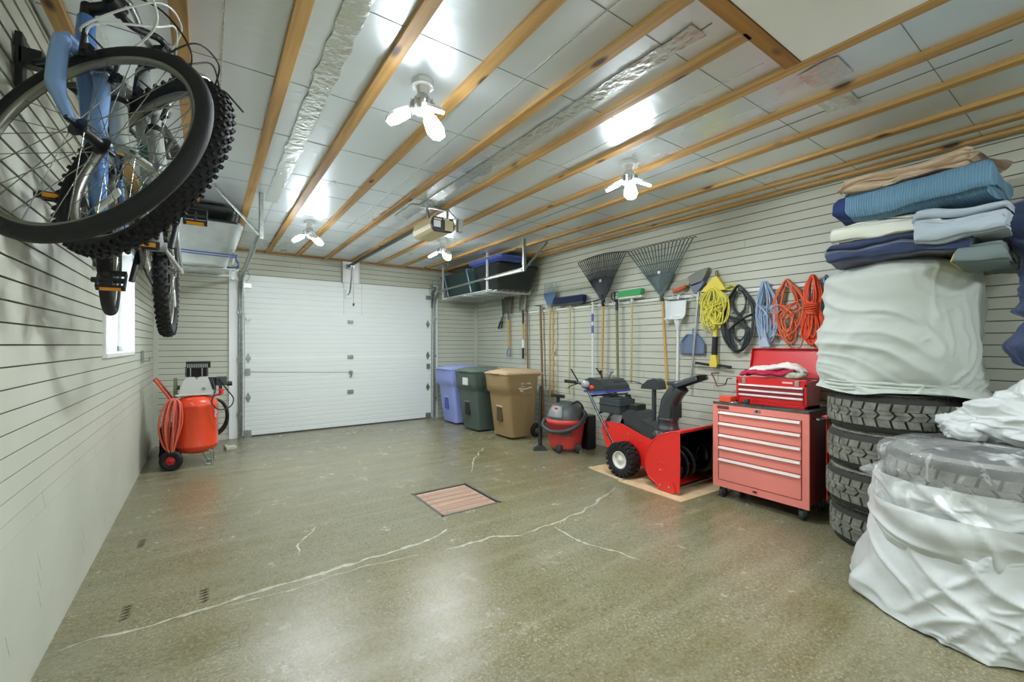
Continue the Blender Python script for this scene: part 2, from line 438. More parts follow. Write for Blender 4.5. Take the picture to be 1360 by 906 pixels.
# ceiling: foil faced boards
b = B()
b.box(-0.16, W+0.16, YR-0.16, D+0.16, ZC, ZC+0.1)
b.m = 1
for y in (-0.6, 0.55, 1.2, 1.75, 2.45, 3.1, 3.75, 4.15, 4.9, 5.35, 6.0, 6.55):          # faint board joints between the straps
    b.box(0.02, W-0.02, y, y+0.003, ZC-0.0015, ZC+0.001)
b.m = 2
for x, y0, y1 in ((1.07, 1.0, 7.1), (0.62, 1.5, 4.0), (1.87, 0.6, 5.2), (2.30, 1.3, 4.2), (3.3, 1.0, 2.9), (2.72, 1.0, 2.6), (0.2, 1.5, 3.5)):
    b.box(x, x+0.006, y0, y1, ZC-0.002, ZC+0.001)
b.m = 1
b.box(3.45, 3.456, 0.3, 4.2, ZC-0.0025, ZC); b.box(2.28, 2.285, 1.0, 3.0, ZC-0.0025, ZC)
ceiling = struct('ceiling', b, [FOIL, SEAMD, SEAM])
def tape(x0, x1, y0, y1, seed):           # crumpled foil tape
    b = B()
    def fn(u, v):
        x, y = x0+(x1-x0)*u, y0+(y1-y0)*v
        return (x + 0.012*nz(y*9, 3, seed)*(1 if u > .5 else -1), y, ZC-0.004-0.006*abs(nz(x*40, y*22, seed)))
    b.grid(fn, 8, max(12, int((y1-y0)*60))); obj('foil_tape', b, SEAM, ceiling)
tape(1.00, 1.10, 1.6, 4.6, 1); tape(2.22, 2.32, 1.05, 3.9, 2); tape(2.95, 3.15, 0.78, 0.95, 3); tape(3.3, 3.5, 0.85, 1.0, 4); tape(2.15, 2.3, 3.9, 4.4, 5)

# straps under the ceiling
BX = [0.075, 0.475, 0.875, 1.275, 1.66, 2.06, 2.45, 2.86, 3.26, 3.66, 4.06, 4.42, 4.655]
for i, x in enumerate(BX):
    b = B(); w = 0.031
    spans = [(YR, D-0.01)]
    if i == 6: spans = [(YR, 0.4), (0.93, D-0.01)]
    for y0, y1 in spans: b.box(x-w, x+w, y0, y1, ZC-0.024, ZC)
    struct('trim_%d' % (i+1), b, PINE, bevel=0.003)
b = B(); b.box(BX[5]+0.032, BX[7]-0.032, 0.885, 0.95, ZC-0.024, ZC); struct('trim_14', b, PINEX, bevel=0.003)
b = B(); b.box(BX[0]+.04, W-0.02, D-0.075, D-0.014, ZC-0.02, ZC); struct('trim_15', b, PINEX, bevel=0.002)
PANEL = mat('hatch_panel', 'f2f3f0', 0.6)
b = B(); b.box(BX[5]+0.036, BX[7]-0.036, -0.3, 0.88, ZC-0.022, ZC-0.001)
o = struct('trim_16', b, PANEL, bevel=0.002)
# corner mouldings
for i, (x, y) in enumerate(((0.0, D), (W, D))):
    b = B(); s = 1 if x == 0 else -1
    b.box(min(x, x+s*0.022), max(x, x+s*0.022), y-0.05, y, 0, ZC); b.box(min(x, x+s*0.05), max(x, x+s*0.05), y-0.022, y, 0, ZC)
    struct('trim_%d' % (17+i), b, SIDING, bevel=0.003)
# door jambs and the board above the door
for i, (x0, x1) in enumerate(((0.805, 0.925), (3.845, 3.935))):
    b = B(); b.box(x0, x1, D-0.035, D, 0, DZ+0.07); struct('trim_%d' % (19+i), b, WHITE, bevel=0.004)
b = B(); b.box(2.30, 2.56, D-0.035, D, DZ-0.005, ZC-0.02); b.box(2.30, 2.315, D-0.05, D, DZ-0.005, ZC-0.02); b.box(2.545, 2.56, D-0.05, D, DZ-0.005, ZC-0.02)
struct('trim_21', b, WHITE, bevel=0.003)

# window in the left wall
root = bpy.data.objects.new('window_1', None); COL.objects.link(root); root.location = (0, (WY0+WY1)/2, WZ0); root['kind'] = 'structure'; ORG['window_1'] = Vector(root.location)
b = B()
for y0, y1, z0, z1 in ((WY0-0.01, WY0+0.02, WZ0-0.01, WZ1+0.01), (WY1-0.02, WY1+0.01, WZ0-0.01, WZ1+0.01), (WY0, WY1, WZ0-0.01, WZ0+0.02), (WY0, WY1, WZ1-0.02, WZ1+0.01)):
    b.box(-0.15, 0.022, y0, y1, z0, z1)
obj('window_frame', b, WHITE, root, bevel=0.002)
b = B()
for y0, y1, z0, z1 in ((WY0+0.02, WY0+0.07, WZ0+.02, WZ1-.02), (WY1-0.07, WY1-0.02, WZ0+.02, WZ1-.02), (WY0+.02, WY1-.02, WZ0+.02, WZ0+0.07), (WY0+.02, WY1-.02, WZ1-0.07, WZ1-.02),
                       (4.54, 4.59, WZ0+.02, WZ1-.02), (WY0+.02, WY1-.02, 1.62, 1.635)):
    b.box(-0.125, -0.09, y0, y1, z0, z1)
for y in (4.1, 4.3, 4.8, 5.0): b.box(-0.118, -0.1, y, y+0.012, WZ0+.05, WZ1-.05)
obj('sash', b, WHITE, root, bevel=0.002)
GLASS = mat('window_glass', 'ffffff', 0.02, trans=1.0, alpha=0.25)
b = B(); b.box(-0.112, -0.106, WY0+.03, WY1-.03, WZ0+.03, WZ1-.03); obj('pane', b, GLASS, root)

# overhead door
root = bpy.data.objects.new('door_1', None); COL.objects.link(root); root.location = (2.4, D, 0); root['kind'] = 'structure'; ORG['door_1'] = Vector(root.location)
ZS = [0.015, 0.555, 1.108, 1.66, 2.285]
for z0, z1 in zip(ZS, ZS[1:]):
    prof = [(D+0.04, z0+0.0005), (D, z0+0.0005)]; n = 8; h = (z1-z0-0.002)/n
    for k in range(n):
        a = z0+0.001+k*h
        prof += [(D, a+0.004), (D-0.0, a+h-0.012), (D+0.004, a+h-0.006)] if k < n-1 else [(D, a+0.004), (D, a+h)]
    prof[-1] = (D, z1-0.0012); prof += [(D+0.04, z1-0.001)]
    b = B(); b.prism(prof, DX0-0.03, DX1+0.03, 'x'); obj('door_section', b, DOORW, root)
b = B(); b.box(DX0-0.03, DX1+0.03, D-0.004, D+0.05, 0.0, 0.018); obj('bottom_seal', b, DGREY, root)
def hinge(x, z):
    b = B(); b.prism([(x, z-0.075), (x+0.028, z-0.02), (x+0.028, z+0.02), (x, z+0.075), (x-0.028, z+0.02), (x-0.028, z-0.02)], D-0.006, D-0.001, 'y')
    b.cyl((x-0.035, D-0.012, z), (x+0.035, D-0.012, z), 0.009, n=10); b.cbox((x, D-0.015, z), (0.05, 0.02, 0.035))
    obj('hinge', b, GALV, root, bevel=0.001)
for z in ZS[1:4]:
    hinge(DX0+0.035, z); hinge(DX1-0.035, z)
    b = B(); b.cbox((2.43, D-0.012, z), (0.085, 0.02, 0.06)); b.cyl((2.39, D-0.024, z), (2.47, D-0.024, z), 0.008, n=8); obj('hinge', b, GALV, root, bevel=0.002)
for x in (DX0+0.03, DX1-0.03):
    for z, h in ((2.13, 0.07), (0.05, 0.1), (0.92, 0.08)):
        if z == 0.92: continue
        b = B(); b.cbox((x, D-0.014, z), (0.09, 0.025, h)); obj('roller_bracket', b, GALV, root, bevel=0.002)
for x in (DX0+0.03, DX1-0.03):
    b = B(); b.cbox((x, D-0.014, 0.92), (0.06, 0.025, 0.09)); b.cyl((x, D-0.03, 0.92), (x, D-0.01, 0.92), 0.015); obj('lock_bar_end', b, GALV, root, bevel=0.002)
b = B(); b.cyl((2.43, D-0.03, 0.865), (2.43, D, 0.865), 0.028); b.cbox((2.44, D-0.03, 0.83), (0.02, 0.02, 0.11), (0, 0.3, 0)); obj('lock_handle', b, GALV, root, bevel=0.002)
b = B(); b.tube([(DX0+0.05, D-0.006, 0.92), (1.7, D-0.006, 0.885), (2.4, D-0.006, 0.865)], 0.0025, n=6); obj('lock_cable', b, DGREY, root)
b = B()
for x in (2.34, 2.62): b.box(x-.012, x+.012, D-0.014, D, 1.78, DZ-0.005)
b.cbox((2.40, D-0.02, 2.10), (0.1, 0.04, 0.13)); obj('arm_bracket', b, DOORW, root, bevel=0.002)

# door tracks
def track(side):
    x = 0.955 if side < 0 else 3.835
    r = 0.28
    root = thing('door_track', 'steel roller track and hanger on the %s side of the garage door' % ('left' if side < 0 else 'right'), 'door track', (x, D-0.1, 0))
    y0 = D-0.07; zt = 2.23
    path = [(x, y0, 0.02), (x, y0, 0.6), (x, y0, 1.2), (x, y0, zt-r)]
    for k in range(1, 9):
        a = pi/2*k/8; path.append((x, y0-r+r*cos(a), zt-r+r*sin(a)))
    path += [(x, 6.0, zt+.01), (x, 5.0, zt+.03), (x, 4.4, zt+.04)]
    b = B()
    for dx, rr in ((0, 0.012), (0.028*side, 0.011)):
        b.tube([(p[0]+dx, p[1]-abs(dx)*0.3, p[2]) for p in path], rr, n=8)
    b.tube([(p[0]+0.014*side, p[1]+0.012, p[2]) for p in path], 0.011, n=4)
    obj('rail', b, GALV, root)
    b = B()                                            # hanger: angle iron up to the ceiling and a brace
    b.box(x-0.018, x+0.018, 4.38, 4.384, zt, ZC-0.0); b.box(x-0.018, x-0.014, 4.38, 4.41, zt, ZC-0.0)
    obj('hanger', b, GALV, root)
    b = B(); x2 = x + side*0.35
    b.tube([(x, 4.39, zt+0.02), (x2, 4.36, ZC-0.002)], 0.013, n=4); obj('brace', b, GALV, root)
    b = B(); b.cbox((x+side*0.02, 4.9, zt+0.02), (0.05, 0.9, 0.03)) if side > 0 else b.cbox((x, 4.6, zt+0.03), (0.035, 0.4, 0.035))
    obj('stiffener', b, WHITE if side > 0 else GALV, root, bevel=0.003)
    for z in (0.35, 1.1, 1.75):
        b = B(); b.cbox((x+side*0.03, D-0.055, z), (0.05, 0.05, 0.045)); obj('wall_bracket', b, GALV, root, bevel=0.002)
    b = B(); xx = x - side*0.02                        # flag bracket with the tangle of cable at the top
    b.prism([(x-.03, 1.95), (x+.03, 1.95), (x+.035, 2.2), (x+side*.01, 2.3), (x-.035, 2.2)], D-0.045, D-0.039, 'y')
    obj('flag_bracket', b, GALV, root)
    b = B(); b.cyl((x-0.03, D-0.09, 2.28), (x+0.03, D-0.09, 2.28), 0.045, n=18); obj('cable_pulley', b, GALV, root, bevel=0.003)
    b = B(); b.tube(cr([(x-side*0.03, D-0.06, 0.1), (x-side*0.035, D-0.07, 1.2), (x-side*.02, D-0.09, 2.26), (x-side*0.06, D-0.12, 2.32), (x-side*.09, D-0.1, 2.24), (x-side*.05, D-0.08, 2.18)], 8), 0.0025, n=6)
    b.tube(cr([(x-side*0.03, D-0.1, 2.42), (x-side*.05, D-0.12, 2.34), (x-side*.01, D-0.09, 2.3), (x-side*.1, D-.11, 2.35)], 8), 0.0025, n=6)
    obj('lift_cable', b, DGREY, root)
track(-1); track(1)

# floor hatch of planks in a steel frame
root = thing('floor_hatch', 'wooden plank hatch cover set in a steel frame in the concrete floor', 'hatch', (2.29, 3.3, 0))
b = B(); t = 0.022
for x0, x1, y0, y1 in ((HX0, HX1, HY0, HY0+t), (HX0, HX1, HY1-t, HY1), (HX0, HX0+t, HY0, HY1), (HX1-t, HX1, HY0, HY1)): b.box(x0, x1, y0, y1, -0.06, 0.001)
obj('frame', b, mat('old_steel', '5d605a', 0.6, 0.5), root)
PLANK = wood_mat('hatch_plank', 'bb9a83', '8f7460', knots=True, axis=0)
n = 6; ph = (HY1-HY0-2*t-0.01)/n
for k in range(n):
    b = B(); y = HY0+t+0.004+k*ph; b.box(HX0+t+0.006, HX1-t-0.012, y, y+ph-0.006, -0.03, -0.004)
    b.m = 1
    for x in (HX0+0.08, HX1-0.1): b.cyl((x, y+ph/2, -0.01), (x, y+ph/2, -0.0035), 0.006, n=8)
    obj('plank', b, [PLANK, BLACK], root, bevel=0.002)
b = B(); b.box(HX0+t, HX1-t, HY0+t, HY1-t, -0.09, -0.06); obj('well_bottom', b, BLACK, root)

# lamps: three adjustable panels on a screw base
LENS = mat('lamp_lens', 'f0f8ff', 0.4, emis=LAMP)
FIXW = mat('lamp_body', 'e6e8e6', 0.4)
def lamp(loc, rot, label):
    root = thing('ceiling_lamp', label, 'ceiling lamp', (0, 0, 0))
    b = B(); b.cyl((0, 0, 0), (0, 0, -0.03), 0.055); b.cyl((0, 0, -0.03), (0, 0, -0.07), 0.03, 0.024); obj('socket', b, FIXW, root)
    b = B(); b.cyl((0, 0, -0.07), (0, 0, -0.11), 0.028, 0.055); b.cyl((0, 0, -0.11), (0, 0, -0.16), 0.055, 0.045)
    for k in range(12):
        a = 2*pi*k/12; b.cbox((cos(a)*0.055, sin(a)*0.055, -0.13), (0.014, 0.004, 0.05), (0, 0, a))
    obj('heat_sink', b, STEEL, root)
    for k in range(3):
        a = 2*pi*k/3 + rot
        M = Matrix.Rotation(a, 4, 'Z') @ Matrix.Translation((0.055, 0, -0.15)) @ Matrix.Rotation(rad(28), 4, 'Y')
        def pan(z0, z1, ins):
            b = B(M); poly = [(0.012+ins, -0.036+ins), (0.085, -0.05+ins), (0.128-ins, -0.034+ins), (0.14-ins, 0), (0.128-ins, 0.034-ins), (0.085, 0.05-ins), (0.012+ins, 0.036-ins)]
            b.prism(poly, z0, z1, 'z'); return b
        p = obj('lamp_panel', pan(-0.004, 0.010, 0), FIXW, root, bevel=0.002)
        obj('lens', pan(-0.014, -0.004, 0.004), LENS, p, bevel=0.003)
    root.location = loc; root.rotation_euler = (0, 0, 0)
    return root
L1 = lamp((1.46, 2.06, ZC-0.002), 0.6, 'bright three panel ceiling lamp nearest the hanging bikes')
LG = None
for (x, y), lb in (((3.08, 2.10), 'bright three panel ceiling lamp over the right side, above the snow blower'),
                   ((1.47, 5.10), 'bright three panel ceiling lamp near the left half of the garage door'),
                   ((3.02, 5.05), 'bright three panel ceiling lamp beside the door opener motor'),
                   ((1.46, -0.95), 'added unseen three panel ceiling lamp behind the viewer on the left'),  # unseen lamp, added to brighten the near right side
                   ((3.05, -0.95), 'added unseen three panel ceiling lamp behind the viewer on the right')):  # second added lamp out of view, same purpose
    dup(L1, (x, y, ZC-0.002), lb)

# ================================================================== BIGGEST OBJECTS FIRST: tyre stacks, covers, bags
TYRE = mat('tyre_rubber', '85867b', 0.85, col2='5d5e55', nscale=14, bump=0.3, bscale=90)
TYREG = mat('tyre_groove', '33342f', 0.9)
def tyre_mesh(R, w, seed):
    """tread blocks on a barrel, bulged side walls, open middle"""
    b = B(); r = random.Random(seed); h = w/2; bore = R*0.60
    prof = [(bore, -h*0.62), (bore+0.012, -h*0.74), (R*0.78, -h*0.99), (R*0.90, -h*0.97), (R-0.022, -h*0.82), (R-0.014, -h*0.70),
            (R-0.010, 0), (R-0.012, h*0.70), (R-0.022, h*0.82), (R*0.90, h*0.97), (R*0.78, h*0.99), (bore+0.012, h*0.74), (bore, h*0.62), (bore-0.004, 0)]
    b.m = 1; b.lathe(prof, n=72, closed=True)
    b.m = 0
    b.lathe([(R*0.62, -h*0.75), (R*0.78, -h*1.0), (R*0.90, -h*0.985), (R-0.03, -h*0.90)], n=72)
    b.lathe([(R-0.03, h*0.90), (R*0.90, h*0.985), (R*0.78, h*1.0), (R*0.62, h*0.75)], n=72)
    rows = [(-0.93, -0.60, R-0.012, 88), (-0.575, -0.22, R-0.001, 66), (-0.20, 0.0, R, 58), (0.02, 0.20, R, 58), (0.22, 0.575, R-0.001, 66), (0.60, 0.93, R-0.012, 88)]
    for ri, (a, c, rr, n) in enumerate(rows):
        for k in range(n):
            t0 = 2*pi*(k+0.06)/n; t1 = 2*pi*(k+0.94)/n; sk = (0.2, -0.35, 0.5, -0.5, 0.35, -0.2)[ri]*2*pi/n
            tin = rr-0.012; vs = []
            zz = (a*h, c*h); jag = 0.12*2*pi/n*(1 if k % 2 else -1)
            ro = (rr-0.022 if ri == 0 else rr, rr-0.022 if ri == 5 else rr)
            for rad_i in (0, 1):
                for zi in (0, 1):
                    off = (zi-0.5)*sk+jag
                    q = ro[zi] if rad_i else tin
                    for t in (t0+off, t1+off): vs.append((cos(t)*q, sin(t)*q, zz[zi]*(1.0 if rad_i else 0.98)))
            b.add(vs, [(4, 5, 7, 6), (0, 1, 5, 4), (2, 6, 7, 3), (0, 4, 6, 2), (1, 3, 7, 5)], False)
    return b
SX, SY, TR, TW = 4.25, 0.89, 0.36, 0.25
t0 = thing('car_tyre', 'worn winter tyre at the top of the bare stack, under the grey cover', 'tyre', (0, 0, 0), 'bare tyres in the corner stack')
obj('tread', tyre_mesh(TR, TW, 1), [TYRE, TYREG], t0)
b = B(); b.lathe([(0.19, -0.085), (0.222, -0.085), (0.222, 0.085), (0.19, 0.085), (0.17, 0.02), (0.05, 0.03), (0.05, -0.03), (0.17, -0.02)], n=48, closed=True)
obj('wheel_rim', b, mat('rim_dark', '4a4c4c', 0.4, 0.7), t0)
t0.location = (SX, SY, 0.125+0.75)
LB = ['worn winter tyre second from the top of the bare stack beside the tool cabinet',
      'worn winter tyre third from the top of the bare stack beside the tool cabinet',
      'worn winter tyre resting on the floor at the bottom of the bare stack']
for k, (z, dx, dy, rz) in enumerate(((0.625, 0.0, 0.0, 0.7), (0.375, -0.012, 0.004, 1.9), (0.125, 0.012, -0.01, 2.8))):
    dup(t0, (SX+dx, SY+dy, z), LB[k], rz)
# back stack hidden but for a sliver by the right edge
for k in range(4):
    dup(t0, (4.33, 0.08, 0.125+0.25*k), ['tyre at the floor of the far right stack behind the wrapped tyres', 'second tyre up in the far right stack behind the wrapped tyres',
        'third tyre up in the far right stack behind the wrapped tyres', 'grey tyre just showing above the white plastic at the right edge'][k], 0.4*k, 'tyres in the stack at the right edge')

# ---- cloth helpers
def ridge(x, y, z, s):
    return 1 - abs(nz(x*s, y*s, z*s))*2.4
def wrinkle(x, y, z, sd, amp=0.012, s=5):
    # sharp creases in two diagonal directions over soft folds
    wx, wy, wz = 0.35*nz(x*1.7+sd, y*1.7, z*1.7), 0.35*nz(x*1.7, y*1.7+sd, z*1.7+4), 0.35*nz(x*1.7+9, y*1.7, z*1.7+sd)
    x, y, z = x+wx, y+wy, z+wz
    h = x-y
    d1 = ridge((h*0.5+z*1.1)*1.0+sd, (h-z)*0.28, sd, s*0.55)
    d2 = ridge((h*1.1-z*0.7)*1.0+sd*2, (h*.6+z)*0.3, sd+4, s*0.62)
    d3 = ridge((h*0.2+z*1.3)*1.0+sd*3, (h-z*.2)*0.45, sd+8, s*1.3)
    w = nz(x*2.0+sd, y*2.0, z*2.0)
    sm = lambda d: max(0, d)**3
    return amp*(0.75*max(sm(d1), sm(d2)*0.9, sm(d3)*0.55) + 1.0*w + 0.4*nz(x*5+sd, y*5, z*5) + 0.15*nz(x*13, y*13, z*13+sd))
def drum(cx, cy, z0, z1, R, sd, amp, Rf=None, n=220, m=90, cap=True, botcap=False, s=5, zf=None):
    """soft covered drum: side + rounded top, radius Rf(theta, t) optional, hem zf(theta)"""
    b = B(); rows = []
    topn = 18 if cap else 0
    for j in range(m+topn):
        for i in range(n):
            th = 2*pi*i/n
            if j < m:
                t = j/(m-1); zb = z0 + (zf(th) if zf else 0); z = zb+(z1-zb)*t; rr = Rf(th, t) if Rf else R
            else:
                u = (j-m+1)/topn; z = z1 + 0.006*sin(u*pi/2); rr = (Rf(th, 1) if Rf else R)*(1-u)
            x, y = cos(th), sin(th)
            w = wrinkle(x*R, y*R, z, sd, amp, s)
            if j < m: rr += w
            else: z += w*0.6 if rr > 0 else 0
            rows.append((cx+x*rr, cy+y*rr, z))
    fs = [(j*n+i, j*n+(i+1) % n, (j+1)*n+(i+1) % n, (j+1)*n+i) for j in range(m+topn-1) for i in range(n)]
    b.add(rows, fs, True)
    return b
# grey cover over the upper wheels
COVER = mat('grey_cover_cloth', 'b3b9b0', 0.75, bump=0.12, bscale=22, sheen=0.2)
def Rc(th, t):
    r = 0.385
    if t < 0.1: r += 0.022*(1-t/0.1) - 0.015*sin(t/0.1*pi)
    if t > 0.86: r -= 0.16*((t-0.86)/0.14)**2
    r += 0.016*sin(3*th+1.2+2*t) + 0.014*nz(cos(th)*1.4, sin(th)*1.4, t*2.1)*2
    return r
b = drum(SX+0.035, SY-0.005, 1.005, 1.83, 0.385, 3.1, 0.036, Rc, s=5.6, zf=lambda th: 0.012*sin(4*th)+0.015*nz(cos(th)*2, sin(th)*2, 5))
for k in range(3):                                       # gathered hem rolls
    pts = []
    for i in range(96):
        th = 2*pi*i/96; rr = Rc(th, 0.02)-0.004+0.008*nz(cos(th)*3+k*7, sin(th)*3, 2)
        pts.append((SX+0.035+cos(th)*rr, SY-0.005+sin(th)*rr, 1.02+0.022*k+0.014*nz(cos(th)*2, sin(th)*2, k*4)))
    b.tube(pts, 0.012, n=6, closed=True)
single('tyre_cover', b, COVER, 'large wrinkled pale grey cloth cover over the wheels on top of the bare tyres', 'cover', (SX, SY, 1.0))

# ---- folded blankets and cloths on top of the cover
def folded(name, label, cat, m, xf, xb, y0, y1, z0, t, layers, sd, slope=0.0, droop=0.0, border=None, wav=0.02, gap=0.3, group=None, rot=0.0, rag=0.03):
    pitch = t*(1+gap); prof = []; side = []
    path = []
    for k in range(layers):
        z = z0 + t/2 + pitch*k
        xs = [xb, (xb*2+xf)/3, (xb+2*xf)/3, xf+pitch/2]
        if k % 2: xs = xs[::-1]
        for x in xs: path.append((x, z))
        if k < layers-1:
            sgn = -1 if k % 2 == 0 else 1; xc = xs[-1]
            for a in (30, 60, 90, 120, 150):
                path.append((xc + sgn*sin(rad(a))*pitch/2, z + pitch/2 - cos(rad(a))*pitch/2))
    P = [Vector((x, 0, z)) for x, z in path]; P2 = cr(P, 3); L, R2 = [], []
    for i, p in enumerate(P2):
        tg = (P2[min(i+1, len(P2)-1)]-P2[max(i-1, 0)]).normalized(); nn = Vector((-tg.z, 0, tg.x))
        L.append(p+nn*t/2); R2.append(p-nn*t/2)
    e1 = P2[-1] + (P2[-1]-P2[-2]).normalized()*t*0.4; e0 = P2[0] + (P2[0]-P2[1]).normalized()*t*0.4
    sec = [e0] + L + [e1] + R2[::-1]; ns = len(sec)
    ny = 64; b = B(); vs = []; zc = z0+pitch*layers/2; ht = pitch*layers
    cxm, cym = (xf+xb)/2, (y0+y1)/2
    for j in range(ny):
        v = j/(ny-1); y = y0+(y1-y0)*v
        e = min(v, 1-v)
        pin = 1 - 0.18*max(0, 1-e/0.05)**2
        for q in sec:
            lay = (q.z-z0)/pitch; fx = (xb-q.x)/(xb-xf)
            w = nz(q.x*4+sd, y*4, lay*0.8)*wav + nz(q.x*11+sd, y*9, lay*1.3)*wav*0.45
            ox = -nz(sd*3, y*3.5, lay*0.45)*rag*fx - nz(y*14, lay, sd)*0.006*fx
            oy = nz(q.x*3, lay*0.9, sd+9)*rag*(1 if v > .5 else -1)*max(0, (abs(v-.5)*2))
            z = z0+(q.z-z0)*pin + slope*(v-0.5)*abs(y1-y0) - droop*fx*max(0, v-0.55)**1.5*3 + w
            x, yy = q.x+ox, y+oy
            if rot:
                dx, dy = x-cxm, yy-cym; x, yy = cxm+dx*cos(rot)-dy*sin(rot), cym+dx*sin(rot)+dy*cos(rot)
            vs.append((x, yy, z))
    fs = []
    for j in range(ny-1):
        fs += [(j*ns+i, j*ns+(i+1) % ns, (j+1)*ns+(i+1) % ns, (j+1)*ns+i) for i in range(ns)]
    b.add(vs, fs, True)
    if border: 
        for k in range(len(b.f)):
            j = k//ns
            if j < border: b.mi[k] = 1
    b.add([vs[i] for i in range(ns)], [tuple(range(ns))], False); b.add(vs[-ns:], [tuple(reversed(range(ns)))], False)
    if border: b.mi[-2] = 1
    o = single(name, b, m, label, cat, (cxm, cym, z0), group)
    return o
NAVY = mat('navy_cloth', '2b3a5c', 0.85, bump=0.2, bscale=25, sheen=0.3)
CREAM = mat('cream_cloth', 'd9dccd', 0.9, bump=0.2, bscale=30, sheen=0.3)
QUILT = bands_mat('blue_quilt', '6a90a8', '5f869e', 26, 'Y', 0.9)
QUILTN = mat('quilt_border', '1f3566', 0.85)
PALEQ = mat('pale_blue_quilt', 'a9b6bf', 0.85, bump=0.15, bscale=20, sheen=0.3)
YEL = mat('yellow_edge', 'c9b95a', 0.8)
BEIGE = mat('beige_cloth', 'cdb496', 0.9, bump=0.2, bscale=30, sheen=0.2)
OLIVE = mat('grey_green_quilt', '6c7a78', 0.9, bump=0.2, bscale=24)
xf = 3.93
folded('folded_blanket', 'navy blue folded blanket lying directly on the grey cover', 'blanket', NAVY, xf-0.01, 4.5, 1.16, 0.50, 1.835, 0.034, 3, 1.0, droop=0.02, wav=0.03)
folded('folded_blanket', 'cream white folded blanket between the navy and blue ones', 'blanket', CREAM, xf+0.0, 4.5, 1.14, 0.60, 1.965, 0.036, 3, 2.2, wav=0.03, gap=0.1)
folded('folded_quilt', 'pale grey blue quilt with yellow edging hanging out at the right of the pile', 'quilt', PALEQ, xf-0.06, 4.5, 0.72, 0.36, 1.88, 0.05, 3, 3.3, wav=0.034, gap=0.15)
folded('folded_quilt', 'grey green quilt with a yellow hem at the bottom right of the pile', 'quilt', [OLIVE, YEL], xf-0.02, 4.5, 0.56, 0.37, 1.73, 0.045, 2, 4.1, wav=0.03, border=2)
folded('folded_quilt', 'steel blue ribbed quilt with navy border at its left end', 'quilt', [QUILT, QUILTN], xf-0.04, 4.5, 1.09, 0.42, 2.085, 0.088, 2, 5.7, wav=0.026, gap=-0.1, border=6, slope=0.03)
folded('folded_curtain', 'beige curtain cloth folded in thin layers on top of the pile', 'cloth', BEIGE, xf-0.03, 4.45, 1.10, 0.45, 2.255, 0.016, 5, 6.6, wav=0.02, gap=0.25, rag=0.12, slope=0.02)
b = B()      # patterned white strip and yellow trim
single('folded_cloth', B().grid(lambda u, v: (3.885+0.35*v+0.01*nz(u*6, v*3, 1), 1.06-0.28*u, 2.262+0.012*nz(u*9, v*5, 2)), 20, 12), mat('white_print_cloth', 'd7dad0', 0.9, col2='8a8d80', nscale=30, ncontrast=(.5, .56)),
       'small white patterned cloth peeping out under the beige curtain', 'cloth', (4.0, 0.95, 2.262), solid=0.012)
b = B(); pts = [(xf-0.105, 0.74-0.40*t, 2.055-0.17*min(1, 3*t)+0.05*max(0, t-.4)+0.01*nz(t*6, 1, 1)) for t in [i/20 for i in range(21)]]
# navy garment at the right edge
def garment(u, v):
    th = 2*pi*u; z = 2.09-0.93*v
    pts = [(0, .06), (.06, .15), (.16, .19), (.26, .13), (.36, .10), (.5, .08), (.6, .075), (.66, .12), (.7, .06), (.76, .09), (.86, .14), (.95, .10), (1.0, .02)]
    for (a, wa), (c, wc) in zip(pts, pts[1:]):
        if a <= v <= c + 1e-6: f = (v-a)/(c-a); w = wa+(wc-wa)*f*f*(3-2*f)
    wr = wrinkle(cos(th)*0.3, sin(th)*0.3, z, 8.0, 0.035, 6)
    return (4.13+cos(th)*(w*0.85+wr), 0.25+sin(th)*(w+wr), z)
b = B(); b.grid(garment, 90, 80, cu=True)
single('hanging_garment', b, NAVY, 'navy blue bundled garment hanging at the right edge beside the blankets', 'clothes', (4.13, 0.25, 1.1))
b = B(); b.tube([(4.13, 0.25, 2.07), (4.13, 0.25, ZC-0.0), ], 0.006, n=8); b.tube([(4.03, 0.25, 2.03), (4.13, 0.25, 2.07), (4.23, 0.25, 2.03)], 0.006, n=8)
single('hanging_hook', b, GALV, 'thin steel hook holding the navy garment from the ceiling', 'hook', (4.13, 0.25, 2.1))

# ---- the wrapped stack in front
FX, FY = 3.70, 0.43
for k in range(3):
    dup(t0, (FX+0.01*k, FY, 0.115+0.262*k), ['lowest tyre of the plastic wrapped stack at the right front', 'middle tyre of the plastic wrapped stack at the right front',
        'top tyre of the wrapped stack, tread seen through the clear plastic'][k], 1.1*k, 'wrapped tyres at the right front')
BAG = mat('white_bag_plastic', 'c9cdca', 0.38, bump=0.25, bscale=14, spec=0.6)
CLEAR = film_mat('clear_film', 0.80)
MILKY = film_mat('milky_film', 0.35, 'e3e8e5', 0.22)
def ang(th, c, w): 
    d = (th-c+pi) % (2*pi)-pi
    return math.exp(-(d/w)**2)
# clear bag on the top tyre
def Rt(th, t):
    r = 0.372 + 0.02*sin(t*pi) + 0.012*nz(cos(th)*3, sin(th)*3, t*3)
    if t > 0.85: r -= 0.06*((t-0.85)/0.15)**2
    r += 0.17*ang(th, rad(140), 0.13)*math.exp(-((t-0.52)/0.16)**2)
    return r
b = drum(FX+0.02, FY, 0.53, 0.795, 0.37, 11.0, 0.018, Rt, m=60, s=9)
single('clear_plastic_bag', b, CLEAR, 'clear crinkled plastic bag wrapped round the top tyre of the front stack', 'plastic bag', (FX, FY, 0.53))
def Rm(th, t): return 0.385 + 0.02*sin(t*pi)+0.02*nz(cos(th)*2, sin(th)*2, t*2) + 0.03*ang(th, rad(150), 0.3)*(1-t)
b = drum(FX, FY, 0.27, 0.64, 0.385, 13.0, 0.028, Rm, m=70, cap=False, s=7, zf=lambda th: 0.035*sin(2*th+1)+.02*nz(cos(th)*3, sin(th)*3, 1))
